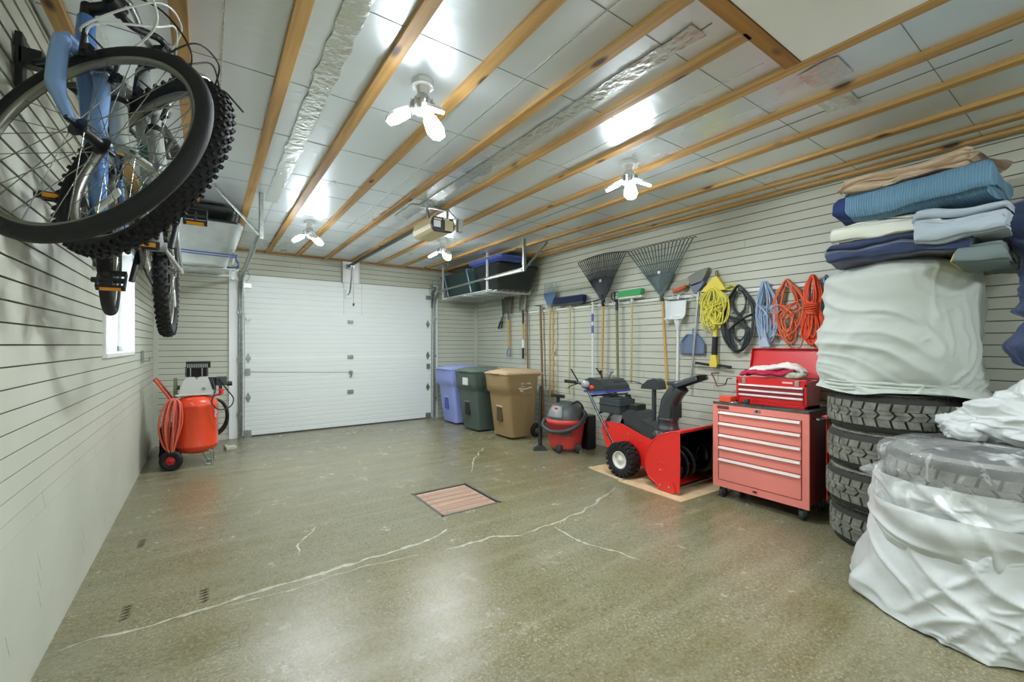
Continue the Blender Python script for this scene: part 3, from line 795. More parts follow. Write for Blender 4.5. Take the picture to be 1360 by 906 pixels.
single('milky_plastic_bag', b, MILKY, 'milky white plastic bag gathered round the middle of the front tyre stack', 'plastic bag', (FX, FY, 0.27))
def Rb(th, t):
    e = (1-t)
    r = 0.390 + 0.070*e**1.4 + 0.04*e*nz(cos(th)*1.6, sin(th)*1.6, t*1.2)*2
    r += 0.07*ang(th, rad(128), 0.14)*math.exp(-((t-0.1)/0.18)**2) + 0.06*ang(th, rad(192), 0.28)*e**2 + 0.05*ang(th, rad(150), 0.3)*e
    return r
b = drum(FX, FY, 0.006, 0.50, 0.40, 17.0, 0.042, Rb, m=90, cap=False, s=5, zf=lambda th: 0.012*abs(nz(cos(th)*3, sin(th)*3, 7)))
def Rb2(th, t): return 0.40 + 0.02*sin(t*pi)+0.03*nz(cos(th)*2, sin(th)*2, t*2+5)
b2 = drum(FX, FY, 0.36, 0.52, 0.40, 23.0, 0.034, Rb2, m=40, cap=False, s=6, zf=lambda th: 0.06*sin(th*1+2.2)+.03*nz(cos(th)*3, sin(th)*3, 3))
b.add(b2.v, b2.f, True)
single('white_bag_sheet', b, BAG, 'white plastic sheet draped over the bottom of the front tyre stack and onto the floor', 'plastic sheet', (FX, FY, 0))
def lump(cx, cy, cz, rx, ry, rz, sd):
    def f(u, v):
        th, ph = 2*pi*u, pi*v
        x, y, z = cos(th)*sin(ph), sin(th)*sin(ph), -cos(ph)
        w = 1 + 0.35*nz(x*1.3+sd, y*1.3, z*1.3) + 0.16*max(0, ridge(x+sd, y-z*.5, z, 1.2))**3 + 0.08*max(0, ridge(x*1.3, y+sd, z*1.5, 2.4))**3 - .08
        return (cx+x*rx*w, cy+y*ry*w, max(cz+z*rz*w, 0.808))
    return f
b = B(); b.grid(lump(3.88, 0.30, 0.90, 0.15, 0.25, 0.12, 4.0), 120, 80, cu=True)
b2 = B(); b2.grid(lump(3.92, 0.26, 0.99, 0.12, 0.13, 0.13, 9.0), 100, 60, cu=True); b.add(b2.v, b2.f, True)
b3 = B(); b3.grid(lump(3.84, 0.50, 0.86, 0.10, 0.11, 0.085, 2.0), 90, 50, cu=True); b.add(b3.v, b3.f, True)
single('crumpled_plastic', b, BAG, 'crumpled white plastic sheeting heaped on top of the front tyre stack', 'plastic sheet', (3.78, 0.42, 0.81))

# ================================================================== TOOL CABINET
CX0, CX1, CY0, CY1 = 4.13, 4.58, 1.34, 2.07
root = thing('tool_cabinet', 'red rolling tool cabinet with five drawers between blower and tyres', 'tool cabinet', (4.36, 1.7, 0))
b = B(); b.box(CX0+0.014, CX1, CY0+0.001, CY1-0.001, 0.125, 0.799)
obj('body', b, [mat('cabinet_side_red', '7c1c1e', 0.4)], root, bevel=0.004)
b = B(); b.box(CX0, CX0+0.016, CY0, CY0+0.045, 0.155, 0.745); b.box(CX0, CX0+.016, CY1-0.045, CY1, 0.155, 0.745)
b.box(CX0, CX0+.016, CY0, CY1, 0.745, 0.80); b.box(CX0, CX0+.016, CY0, CY1, 0.10, 0.155)
obj('front_frame', b, [SALMON_GLARE], root)
b = B(); b.box(CX0+0.0, CX1-0.005, CY0+0.005, CY1-0.005, 0.80, 0.806); b.box(CX0-0.002, CX0+0.012, CY0+.0, CY1, 0.795, 0.815); b.box(CX0+.013, CX1, CY0-.002, CY0+0.01, 0.795, 0.815)
obj('top_mat', b, mat('worn_mat', '54564c', 0.6, col2='3a3c36', nscale=20), root, bevel=0.002)
zs = [0.742, 0.648, 0.548, 0.446, 0.345, 0.157]
for k in range(5):
    z1, z0 = zs[k]-0.003, zs[k+1]+0.003
    b = B(); b.box(CX0-0.002, CX0+0.03, CY0+0.052, CY1-0.052, z0, z1); dr = obj('drawer', b, SALMON_GLARE, root, bevel=0.003)
    b = B(); b.prism([(CX0-0.002, z1-0.001), (CX0-0.016, z1-0.004), (CX0-0.018, z1-0.020), (CX0-0.010, z1-0.018), (CX0-0.002, z1-0.012)], CY0+0.055, CY1-0.055, 'y')
    obj('drawer_pull', b, mat('satin_alu', 'f3ebe6', 0.35, 0.2), dr)
b = B(); b.cyl((CX0-0.004, 1.705, 0.772), (CX0, 1.705, 0.772), 0.009); b.cbox((CX0-0.002, 1.70, 0.772), (0.004, 0.05, 0.026)); obj('lock', b, STEEL, root, bevel=0.001)
b = B(); b.cbox((CX0-0.002, 1.98, 0.772), (0.004, 0.10, 0.026)); obj('badge', b, mat('badge_brown', '6b4a48', 0.4, 0.3), root, bevel=0.001)
b = B(); b.cbox((CX0-0.004, 1.72, 0.13), (0.006, 0.03, 0.012)); obj('latch', b, BLACK, root)
for x, y in ((CX0+0.06, CY0+0.06), (CX0+0.06, CY1-0.06), (CX1-0.06, CY0+0.06), (CX1-0.06, CY1-0.06)):
    b = B(); b.cbox((x, y, 0.118), (0.09, 0.07, 0.008)); b.box(x-0.03, x+0.02, y-0.021, y-0.017, 0.045, 0.116); b.box(x-0.03, x+0.02, y+0.017, y+0.021, 0.045, 0.116)
    c = obj('caster', b, GALV, root, bevel=0.002)
    b = B(); b.cyl((x, y-0.014, 0.045), (x, y+0.014, 0.045), 0.0445, n=28); b.m = 1; b.cyl((x, y-0.0155, 0.045), (x, y+0.0155, 0.045), 0.022)
    obj('caster_wheel', b, [DGREY, GALV], c, bevel=0.004)
b = B(); b.tube(cr([(4.2, CY0-0.002, 0.76), (4.2, CY0-0.05, 0.76), (4.5, CY0-0.05, 0.76), (4.5, CY0-0.002, 0.76)], 6), 0.009, n=8); obj('side_handle', b, CHROME, root)
# cords hanging on the cabinet side
for lb, c, x, pts in (('thin red wire hanging from the side of the tool cabinet', 'c8382a', 4.26, [(0, 0.75), (0.0, 0.45), (0.01, 0.2)]),
                      ('thin green wire hanging from the side of the tool cabinet', '1d8a5a', 4.36, [(0.0, 0.76), (0.02, 0.6), (-0.03, 0.35), (-0.02, 0.12)]),
                      ('short orange strap hanging at the back side of the tool cabinet', 'd2482a', 4.31, [(0.0, 0.74), (0.0, 0.5), (0.01, 0.32)])):
    b = B(); b.tube(cr([(x+dx, CY0-0.065, z) for dx, z in pts], 8), 0.006, n=8); b.tube([(x, CY0-0.065, 0.775), (x, CY0-0.035, 0.775)], 0.006, n=8); b.cbox((x+pts[-1][0], CY0-0.065, pts[-1][1]-0.015), (0.014, 0.012, 0.03))
    single('hanging_wire', b, mat('wire_'+c, c, 0.4), lb, 'cord', (x, CY0-0.06, 0.1))

# chest on the cabinet
root = thing('tool_chest', 'bright red portable tool chest with open lid on top of the cabinet', 'tool chest', (4.42, 1.66, 0.806))
HX, HX2, HY, HY2 = 4.275, 4.52, 1.41, 1.945
b = B(); b.box(HX+0.01, HX2, HY, HY2, 0.808, 0.83); b.box(HX2-0.006, HX2, HY, HY2, 0.808, 1.02); b.box(HX+.008, HX2, HY, HY+0.006, 0.808, 1.02); b.box(HX+.008, HX2, HY2-0.006, HY2, 0.808, 1.02)
b.box(HX, HX+0.012, HY, HY2, 0.975, 1.03); b.box(HX, HX+0.012, HY, HY+0.018, 0.808, 1.0); b.box(HX, HX+0.012, HY2-0.018, HY2, 0.808, 1.0); b.box(HX, HX+0.012, HY, HY2, 0.808, 0.832); b.box(HX, HX2, HY+0.006, HY2-.006, 0.97, 0.975)
obj('body', b, RED, root, bevel=0.003)
for z0, z1 in ((0.932, 0.972), (0.893, 0.929), (0.835, 0.890)):
    b = B(); b.box(HX+0.001, HX+0.012, HY+0.022, HY2-0.022, z0, z1); dr = obj('drawer', b, RED if z0 < .85 else mat('chest_drawer', '9c3038', 0.35, 0.2), root, bevel=0.001)
    b = B(); b.box(HX-0.012, HX+0.001, HY+0.024, HY2-0.024, z1-0.015, z1-0.001); obj('drawer_pull', b, MATS['satin_alu'], dr, bevel=0.002)
for y in (HY+0.065, HY2-0.065):
    b = B(); b.cbox((HX-0.004, y, 1.0), (0.01, 0.03, 0.045)); b.cbox((HX-0.010, y, 1.005), (0.008, 0.018, 0.03)); obj('latch', b, CHROME, root, bevel=0.002)
b = B()
M = Matrix.Translation((HX2-0.002, 0, 1.03)) @ Matrix.Rotation(rad(14), 4, 'Y')
b.box(0, 0.006, HY, HY2, 0.0, 0.24, M); b.box(-0.035, 0.006, HY, HY+0.005, 0.0, 0.24, M); b.box(-0.035, 0.006, HY2-0.005, HY2, 0.0, 0.24, M); b.box(-0.035, 0.006, HY, HY2, 0.235, 0.24, M)
obj('lid', b, RED, root, bevel=0.002)
MT = Matrix(((0, 0, -1, HX-0.0008), (-1, 0, 0, 1.545), (0, 1, 0, 1.003), (0, 0, 0, 1)))
b = B(); b.cbox((HX-0.0005, 1.545, 1.003), (0.001, 0.075, 0.016)); pl = obj('nameplate', b, mat('plate_red', 'e8a49c', 0.3), root)
text('nameplate_lettering', 'mastercraft', 0.014, MT @ Matrix.Translation((0, 0, 0.0008)), mat('plate_ink', 'ffffff', 0.4), pl, italic=0.3)
# things on the chest and the cabinet
def rag(label, m, pts, w, sd, loc, th=0.012):
    P = cr(pts, 12); n = len(P)
    def f(u, v):
        i = min(n-1, int(u*(n-1)+.5)); p = P[i]; k = 0.6+0.4*sin(pi*min(1, u*1.05))
        return (p.x+(v-.5)*w*k+0.02*nz(u*5, v*4, sd), p.y+0.02*nz(u*4+7, v*3, sd), p.z+0.022*nz(u*7, v*6, sd+3)-0.02*(abs(v-.5)*2)**2)
    b = B(); b.grid(f, n, 16)
    return single('rag', b, m, label, 'cloth', loc, solid=th)
rag('crimson rag lying across the open tool chest', mat('crimson_cloth', 'b01f45', 0.85), [(4.36, 1.93, 1.06), (4.33, 1.8, 1.085), (4.33, 1.66, 1.08), (4.33, 1.5, 1.115)], 0.16, 1, (4.36, 1.7, 1.03), 0.02)
rag('white rag bunched over the crimson one in the tool chest', mat('white_rag', 'e8dfd8', 0.9), [(4.37, 1.86, 1.10), (4.35, 1.7, 1.115), (4.34, 1.55, 1.145), (4.34, 1.44, 1.09)], 0.14, 5, (4.36, 1.6, 1.06), 0.022)
b = B(); b.grid(lambda u, v: (4.32+0.05*cos(2*pi*u)*sin(pi*v)*(1+.4*nz(u*3, v*3, 2)), 1.52+0.085*sin(2*pi*u)*sin(pi*v)*(1+.4*nz(u*3, v*3, 5)), 1.062-0.032*cos(pi*v)), 30, 16, cu=True)
single('work_glove', b, mat('green_grey_glove', '8d947c', 0.9, col2='d9d6c8', nscale=20), 'grey green work glove stuffed at the right front of the chest', 'glove', (4.32, 1.52, 1.03))
b = B(); b.cbox((4.24, 2.0, 0.835), (0.10, 0.10, 0.05)); single('orange_box', b, mat('orange_plastic', 'e8573a', 0.4), 'small orange box on the left corner of the cabinet top', 'box', (4.24, 2.0, 0.807), bevel=0.005)
b = B(); b.cyl((4.2, 1.83, 0.807), (4.2, 1.83, 0.832), 0.03); b.cyl((4.2, 1.83, 0.832), (4.2, 1.80, 0.84), 0.018)
single('pocket_gadget', b, DGREY, 'round dark grey gadget on the cabinet top before the chest', 'gadget', (4.2, 1.83, 0.807), bevel=0.003)
b = B(); b.tube(cr([(4.19, 1.94, 0.812), (4.2, 1.90, 0.818), (4.185, 1.87, 0.812)], 6), 0.006, n=8); b.cyl((4.18, 1.96, 0.812), (4.19, 1.94, 0.812), 0.009)
single('pliers', b, CHROME, 'small silver pliers on the cabinet top behind the orange box', 'pliers', (4.19, 1.92, 0.807))
b = B(); b.cbox((4.19, 1.76, 0.813), (0.03, 0.06, 0.012), (0, 0, .4)); b.cyl((4.19, 1.74, 0.815), (4.21, 1.69, 0.813), 0.006)
single('utility_knife', b, mat('brown_tool', '3a1d16', 0.4), 'small dark brown tool in the middle of the cabinet top', 'knife', (4.19, 1.75, 0.807), bevel=0.002)
b = B(); b.cyl((4.18, 1.62, 0.811), (4.17, 1.5, 0.811), 0.004, n=8); b.cyl((4.18, 1.66, 0.813), (4.18, 1.62, 0.812), 0.007, n=10)
single('screwdriver', b, BLACK, 'thin dark screwdriver on the cabinet top by the right corner', 'screwdriver', (4.18, 1.6, 0.807))

# ================================================================== CARDBOARD, SNOW BLOWER
CARD = mat('cardboard', 'd3b892', 0.85, col2='c5a67c', nscale=8)
b = B(); b.prism([(3.80, 2.79), (4.60, 2.78), (4.60, 3.24), (3.86, 3.30)], 0.001, 0.006, 'z'); single('cardboard_sheet', b, CARD, 'flat cardboard sheet under the rear wheels of the snow blower', 'cardboard', (4.2, 3.0, 0))
b = B(); b.prism([(3.76, 2.13), (4.62, 2.10), (4.62, 2.77), (3.77, 2.81)], 0.001, 0.006, 'z'); single('cardboard_sheet', b, CARD, 'flat cardboard sheet under the auger housing of the snow blower', 'cardboard', (4.2, 2.45, 0))
Z0 = 0.006
root = thing('snow_blower', 'red two stage snow blower with black chute, standing on cardboard', 'snow blower', (4.2, 2.75, Z0))
plate = [(2.22, 0.03), (2.215, 0.30), (2.22, 0.555), (2.30, 0.545), (2.42, 0.50), (2.50, 0.43), (2.555, 0.33), (2.575, 0.24), (2.57, 0.16), (2.54, 0.10), (2.47, 0.06), (2.36, 0.03)]
for x, s in ((3.875, 1), (4.545, -1)):
    b = B(); b.prism(plate, x-0.004, x+0.004, 'x')
    pc = Vector((0, 2.38, 0.28)); ring = [pc + (Vector((0, y, z))-pc)*0.99 for y, z in plate]
    b.tube([(x-0.004*s, p.y, p.z) for p in ring], 0.006, n=6, closed=True)
    if s == 1: b.tube([(x-0.004, 2.40+0.035*cos(a), 0.22+0.035*sin(a)) for a in [2*pi*k/20 for k in range(20)]], 0.004, n=6, closed=True)
    if s == 1: b.prism([(2.39, .2), (2.41, .2), (2.405, .24), (2.395, .24)], x-0.007, x-0.003, 'x')
    sp = obj('side_plate', b, SNOWRED, root, bevel=0.001)
    b = B(); b.prism([(2.27, 0.012), (2.42, 0.012), (2.45, 0.04), (2.44, 0.10), (2.28, 0.10), (2.255, 0.04)], x-0.012*s-0.003, x-0.012*s+0.003, 'x')
    b.m = 1
    for y in (2.31, 2.40): b.cyl((x-0.012*s, y, 0.06), (x-0.026*s, y, 0.06), 0.011, n=8)
    obj('skid_shoe', b, [SNOWRED, STEEL], sp, bevel=0.001)
b = B()                                                   # curved back of the housing
arc = cr([(0, y, z) for y, z in plate[2:]], 5)
rows = [(p.y-0.003, p.z-0.003) for p in arc]
b.grid(lambda u, v: (3.878+0.664*u, *rows[min(len(rows)-1, int(v*(len(rows)-1)+.5))]), 2, len(rows))
obj('auger_housing', b, [SNOWRED], root, solid=0.005)
b = B(); b.box(3.875, 4.545, 2.205, 2.225, 0.54, 0.565); obj('top_lip', b, SNOWRED, root, bevel=0.003)
b = B(); b.grid(lambda u, v: (3.885+0.65*u, rows[min(len(rows)-1, int(v*(len(rows)-1)+.5))][0]-0.007, rows[min(len(rows)-1, int(v*(len(rows)-1)+.5))][1]-0.007), 2, len(rows)); b.prism([(2.38+(y-2.38)*0.97, 0.28+(z-0.28)*0.97) for y, z in plate], 4.533, 4.539, 'x'); obj('housing_inner_black', b, BLACK, root)  # black sheet set just inside the red auger housing
b = B(); b.box(3.88, 4.54, 2.30, 2.315, 0.02, 0.035); obj('scraper_bar', b, GALV, root)
AX = mat('auger_black', '15161a', 0.4, 0.3)
b = B(); b.cyl((3.88, 2.37, 0.25), (4.54, 2.37, 0.25), 0.018)
b.cyl((4.14, 2.37, 0.25), (4.28, 2.37, 0.25), 0.055); b.cyl((4.21, 2.37, 0.25), (4.21, 2.52, 0.25), 0.05)
obj('auger_shaft', b, AX, root, bevel=0.003)
for s0, s1, hand in ((3.90, 4.13, 1), (4.29, 4.52, -1)):
    b = B()
    for ph in (0, pi):
        def f(u, v): a = hand*u*2.4*pi+ph; r = 0.10+0.06*v; return (s0+(s1-s0)*u, 2.37+r*cos(a), 0.25+r*sin(a))
        b.grid(f, 40, 3)
        for u in (0.15, 0.5, 0.85):
            a = hand*u*2.4*pi+ph; b.cyl((s0+(s1-s0)*u, 2.37, 0.25), (s0+(s1-s0)*u, 2.37+0.11*cos(a), 0.25+0.11*sin(a)), 0.008, n=6)
    obj('auger_blade', b, AX, root, solid=0.005)
b = B()                                                   # chassis
cs = [(2.56, 0.14), (2.55, 0.40), (2.66, 0.42), (2.80, 0.46), (2.95, 0.505), (3.20, 0.50), (3.22, 0.40), (3.16, 0.24), (3.05, 0.16), (2.8, 0.12)]
b.prism(cs, 3.985, 3.992, 'x'); b.prism(cs, 4.388, 4.395, 'x')
for (y0, z0), (y1, z1) in zip(cs[5:], cs[6:]): b.add([(3.99, y0, z0), (4.39, y0, z0), (4.39, y1, z1), (3.99, y1, z1)], [(0, 1, 2, 3)], False)
b.box(3.99, 4.39, 2.56, 3.18, 0.38, 0.40)
b.m = 1
for y, z in ((3.16, .46), (3.16, .36), (2.98, .46), (2.86, .42), (2.72, .38)): b.cyl((3.978, y, z), (3.986, y, z), 0.008, n=8)
obj('chassis', b, [SNOWRED, STEEL], root, bevel=0.002)
def tyreknob(x, s):
    b = B(); c = (x, 2.87, 0.17+Z0)
    b.lathe([(0.085, -0.055), (0.11, -0.065), (0.145, -0.06), (0.158, -0.04), (0.16, 0), (0.158, 0.04), (0.145, 0.06), (0.11, 0.065), (0.085, 0.055)], c, 40, (1, 0, 0), closed=True)
    for k in range(20):
        for sd in (-1, 1):
            a = 2*pi*(k+0.25*sd)/20; M = Matrix.Translation(c) @ Matrix.Rotation(a, 4, 'X')
            b.box(min(0.008*sd, 0.062*sd), max(0.008*sd, 0.062*sd), -0.016, 0.016, 0.148, 0.170, M)
            b.box(min(0.055*sd, 0.068*sd), max(0.055*sd, 0.068*sd), -0.014, 0.014, 0.125, 0.163, M)
    w = obj('wheel', b, RUBBER, root, bevel=0.002)
    b = B(); b.lathe([(0.0, -0.052*s), (0.02, -0.05*s), (0.035, -0.035*s), (0.07, -0.035*s), (0.075, -0.055*s), (0.088, -0.055*s), (0.088, 0), (0.0, 0)], c, 36, (1, 0, 0))
    b.m = 1
    for a in (0.3, 2.4, 4.5): b.cyl((x-0.036*s, 2.87+0.018*cos(a), c[2]+0.018*sin(a)), (x-0.044*s, 2.87+0.018*cos(a), c[2]+0.018*sin(a)), 0.005, n=8)
    obj('wheel_hub', b, [mat('hub_white', 'dcdad0', 0.45), DGREY], w)
tyreknob(3.91, 1); tyreknob(4.47, -1)
b = B(); b.cyl((3.9, 2.87, 0.176), (4.48, 2.87, 0.176), 0.012); obj('axle', b, STEEL, root)
BP = mat('blower_black', '33393b', 0.3, coat=0.2)
b = B(); b.prism([(2.62, 0.40), (2.60, 0.52), (2.66, 0.56), (2.74, 0.565), (2.80, 0.645), (2.90, 0.65), (2.97, 0.60), (3.0, 0.50), (2.98, 0.42)], 4.02, 4.25, 'x'); obj('belt_cover', b, BP, root, bevel=0.018, seg=3)
b = B(); b.sph((4.10, 2.53, 0.45), 0.12, (1.05, 1.0, 0.75)); b.prism([(2.44, .40), (2.44, .5), (2.56, .53), (2.72, .50), (2.72, .40)], 4.0, 4.2, 'x'); obj('chute_base_cover', b, BP, root, bevel=0.012)
b = B(); b.lathe([(0.10, 0.0), (0.105, 0.02), (0.095, 0.03), (0.088, 0.09), (0.098, 0.10), (0.098, 0.115), (0.085, 0.12)], (4.11, 2.50, 0.50), 30); obj('chute_ring', b, BP, root)
def chute_sec(t):
    P = cr([(4.11, 2.50, 0.61), (4.11, 2.485, 0.72), (4.11, 2.44, 0.83), (4.115, 2.37, 0.915)], 6)
    i = t*(len(P)-1); k = min(len(P)-2, int(i)); p = P[k].lerp(P[k+1], i-k); tg = (P[k+1]-P[k]).normalized()
    return p, tg
def chute(u, v):
    p, tg = chute_sec(v); a = Vector((1, 0, 0)); n = tg.cross(a).normalized()
    w = 0.082-0.012*v; d = 0.072-0.008*v
    th = rad(-130)+rad(260)*u                             # open at the front
    cx = w*sin(th)/max(abs(sin(th)), abs(cos(th)))**0.55; cy = d*cos(th)/max(abs(sin(th)), abs(cos(th)))**0.55
    return p + a*cx - n*cy*(1) * (1 if True else 0)
b = B(); b.grid(chute, 30, 20); obj('chute', b, BP, root, solid=0.007)
b = B(); b.box(4.035, 4.185, 2.405, 2.41, 0.62, 0.80); obj('chute_front_lip', b, BP, root, bevel=0.004)
p, tg = chute_sec(1.0)
def defl(u, v):
    q = Vector((4.115, 2.40, 0.93)).lerp(Vector((4.13, 2.17, 1.015)), v); w = 0.078+0.012*v
    th = rad(-100)+rad(200)*u; up = Vector((0, 0.30, 0.95)).normalized()
    return q + Vector((1, 0, 0))*w*max(-1, min(1, 1.25*sin(th))) + up*(0.045*max(-.9, min(1, 1.25*cos(th)))-0.02)*(1-.25*v)
b = B(); b.grid(defl, 26, 10); b.cyl((4.03, 2.40, 0.90), (4.20, 2.40, 0.90), 0.012); obj('deflector', b, BP, root, solid=0.007)
b = B(); b.box(4.04, 4.19, 2.37, 2.47, 0.925, 0.962); obj('deflector_hinge', b, BP, root, bevel=0.01)
b = B(); b.cyl((4.14, 2.68, 0.50), (4.14, 2.68, 0.88), 0.022); obj('crank_post', b, BP, root)
b = B(); b.prism([(2.80, 0.865), (2.79, 0.90), (2.72, 0.955), (2.64, 0.975), (2.59, 0.95), (2.575, 0.87)], 4.09, 4.19, 'x'); obj('crank_gear_cover', b, BP, root, bevel=0.012)
b = B(); b.tube(cr([(4.12, 2.58, 0.60), (4.14, 2.60, 0.75), (4.12, 2.52, 0.86), (4.10, 2.45, 0.87)], 8), 0.005, n=6)
b.tube(cr([(4.14, 2.8, .90), (4.2, 3.0, .92), (4.2, 3.2, .90), (4.18, 3.35, .87)], 8), 0.005, n=6); obj('control_cable', b, BLACK, root)
# engine
b = B(); b.box(4.0, 4.24, 2.99, 3.27, 0.585, 0.735); b.box(3.99, 4.25, 2.98, 3.28, 0.675, 0.685); b.box(4.02, 4.22, 3.01, 3.25, 0.735, 0.75); obj('engine_shroud', b, mat('engine_black', '353c3e', 0.4), root, bevel=0.012, seg=3)
b = B(); b.box(4.04, 4.30, 2.92, 3.18, 0.40, 0.60)
for k in range(6): b.box(4.02, 4.32, 2.90, 3.0, 0.43+0.027*k, 0.437+0.027*k)
b.cyl((4.10, 2.98, 0.52), (4.02, 2.98, 0.52), 0.03); obj('engine_block', b, mat('cast_alu', 'a9adad', 0.45, 0.7), root, bevel=0.004)
b = B(); b.box(4.06, 4.2, 2.82, 2.93, 0.60, 0.70); b.cyl((4.13, 2.93, .65), (4.13, 3.0, .65), .02); obj('muffler', b, BLACK, root, bevel=0.006)
b = B(); b.cyl((4.2, 3.05, 0.75), (4.2, 3.05, 0.775), 0.03); b.cyl((4.06, 3.2, 0.75), (4.06, 3.2, 0.775), 0.03); b.tube(cr([(4.04, 3.16, .75), (4.05, 3.1, .785), (4.12, 3.06, .78)], 6), .01, n=8); obj('fuel_cap', b, BLACK, root, bevel=0.003)
b = B(); b.cbox((4.05, 2.96, 0.545), (0.05, 0.06, 0.05)); obj('engine_tag', b, mat('tag_white', 'e4e4e0', 0.4), root, bevel=0.004)
b = B(); b.tube(cr([(4.03, 3.12, .58), (3.99, 3.16, .5), (4.0, 3.1, .42), (4.05, 3.05, .42)], 8), 0.009, n=8); b.cyl((4.0, 3.1, 0.45), (4.05, 3.1, 0.45), 0.04); obj('carburettor', b, BLACK, root)
# handles
for x, s in ((3.99, 1), (4.40, -1)):
    b = B(); b.tube(cr([(x, 3.00, 0.22), (x, 3.10, 0.33), (x, 3.30, 0.60), (x, 3.44, 0.80), (x, 3.54, 0.865), (x, 3.66, 0.875)], 6), 0.0135, n=10)
    h = obj('handle', b, mat('handle_steel', '4c5052', 0.25, 0.8), root)
    b = B(); b.tube([(x, 3.62, 0.875), (x, 3.80, 0.878)], 0.018, n=12); obj('grip', b, RUBBER, h)
    b = B(); b.tube(cr([(x, 3.56, 0.86), (x, 3.62, 0.93), (x+.0, 3.70, 1.02)], 6), 0.012, n=8, flat=0.4); b.tube([(x, 3.6, .86), (x, 3.7, .83), (x, 3.75, .80)], 0.006, n=6); obj('lever', b, BLACK, h)
b = B(); b.tube([(3.99, 3.28, 0.565), (4.2, 3.28, 0.6), (4.40, 3.28, 0.565)], 0.011, n=8); b.tube([(3.99, 3.40, 0.74), (4.40, 3.40, 0.74)], 0.011, n=8); b.tube([(3.99, 3.2, .47), (4.1, 3.1, .585)], .009, n=8); b.tube([(3.99, 3.3, .76), (4.05, 3.2, .76), (4.2, 3.05, .79)], .009, n=8); obj('crossbar', b, BLACK, root)
b = B(); b.prism([(3.54, 0.82), (3.52, 0.90), (3.42, 0.94), (3.28, 0.925), (3.20, 0.86), (3.18, 0.80), (3.35, 0.79)], 4.0, 4.39, 'x'); dash = obj('control_panel', b, BP, root, bevel=0.025, seg=3)
b = B(); b.prism([(3.50, 0.775), (3.34, 0.765), (3.18, 0.79), (3.18, 0.815), (3.36, 0.79), (3.50, 0.80)], 3.995, 4.395, 'x'); obj('blue_strip', b, mat('strip_blue', '4450a8', 0.35), dash, bevel=0.002)
b = B(); b.sph((3.995, 3.475, 0.865), 0.055, (0.6, 1.1, 0.8)); obj('headlight', b, mat('lamp_grey', 'b9bfc0', 0.15, 0.4), dash)
b = B(); b.sph((3.998, 3.38, 0.835), 0.03, (0.5, 1.2, 0.8)); obj('orange_switch', b, mat('switch_red', 'd8401c', 0.35), dash)
for y, x, tip in ((3.34, 4.12, (4.12, 3.37, 1.0)), (3.30, 4.16, (4.16, 3.24, 1.01))):
    b = B(); b.tube([(x, y, 0.92), tip], 0.009, n=8); b.sph(tip, 0.022, (1, 1, 0.9)); obj('shift_lever', b, [BLACK], dash) if y > 3.32 else obj('shift_lever', b, mat('knob_silver', '9aa4a8', 0.3, 0.5), dash)

# ================================================================== SHOP VACUUM
vx, vy = 4.20, 4.03
root = thing('shop_vacuum', 'red and grey wet dry vacuum with black hose beside the brown bin', 'vacuum', (vx, vy, 0))
VR = mat('vac_red', 'd94a44', 0.45); VG = mat('vac_grey', '4e5352', 0.45)
b = B(); b.lathe([(0.0, 0.045), (0.185, 0.045), (0.195, 0.06), (0.232, 0.34), (0.245, 0.345), (0.245, 0.395), (0.235, 0.40), (0.0, 0.40)], (vx, vy, 0), 48); obj('drum', b, VR, root)
b = B(); b.lathe([(0.240, 0.40), (0.236, 0.43), (0.215, 0.50), (0.165, 0.565), (0.09, 0.60), (0.0, 0.605)], (vx, vy, 0), 48); head = obj('motor_head', b, VG, root)
def cam_dir(x, y): v = Vector((0.57-x, -y, 0)).normalized(); return v
cd = cam_dir(vx, vy); sdv = Vector((-cd.y, cd.x, 0))      # sdv points to the picture's right... built at the side facing the room
b = B()
def facep(u, v):
    a = rad(-62)+rad(52)*u; z = 0.425+0.14*v; r = [0.243, 0.232, 0.212, 0.178][min(3, int(v*3.99))]+0.002
    zz = z; r = 0.242-0.0*v; r = 0.242 - 0.45*max(0, zz-0.43)**1.15*1.0 - 1.1*max(0, zz-0.5)**1.6*2
    d = cd*cos(a)+sdv*(-sin(a)); d = (cd*cos(a) - Vector((cd.y, -cd.x, 0))*sin(a)); return (vx+d.x*r, vy+d.y*r, zz)
b.grid(facep, 16, 10); obj('face_panel', b, mat('vac_silver', '8b908e', 0.35, 0.3), head, solid=0.006)
b = B(); q = facep(0.55, 0.78); dd = Vector((q[0]-vx, q[1]-vy, 0.11)).normalized()
b.sph((q[0]+dd.x*.002, q[1]+dd.y*.002, q[2]), 0.03, (0.7, 0.9, 0.55)); obj('red_emblem', b, RED, head)
lv = Vector((cd.y, -cd.x, 0))                             # towards picture left is -lv or +lv; tested in render
b = B(); b.tube(cr([Vector((vx, vy, 0.47))+cd*0.20+lv*0.02, Vector((vx, vy, 0.56))+cd*0.13-lv*0.06, Vector((vx, vy, 0.595))-cd*0.0-lv*0.14, Vector((vx, vy, 0.55))-lv*0.20, Vector((vx, vy, 0.44))-lv*0.235], 6), 0.014, n=8); obj('hood_rib', b, BLACK, head)
b = B(); hp = Vector((vx, vy, 0))+lv*0.09+cd*0.03
b.cyl(hp+Vector((0, 0, 0.58)), hp+Vector((0, 0, 0.655)), 0.022); b.m = 0
M = Matrix.Translation(hp+Vector((0, 0, 0.672))) @ Matrix.Rotation(math.atan2(lv.y, lv.x), 4, 'Z') @ Matrix.Rotation(-0.12, 4, 'Y'); b.box(-0.085, 0.085, -0.03, 0.03, -0.018, 0.018, M)
obj('carry_handle', b, BLACK, root, bevel=0.008)
b = B(); C = Vector((vx, vy, 0))
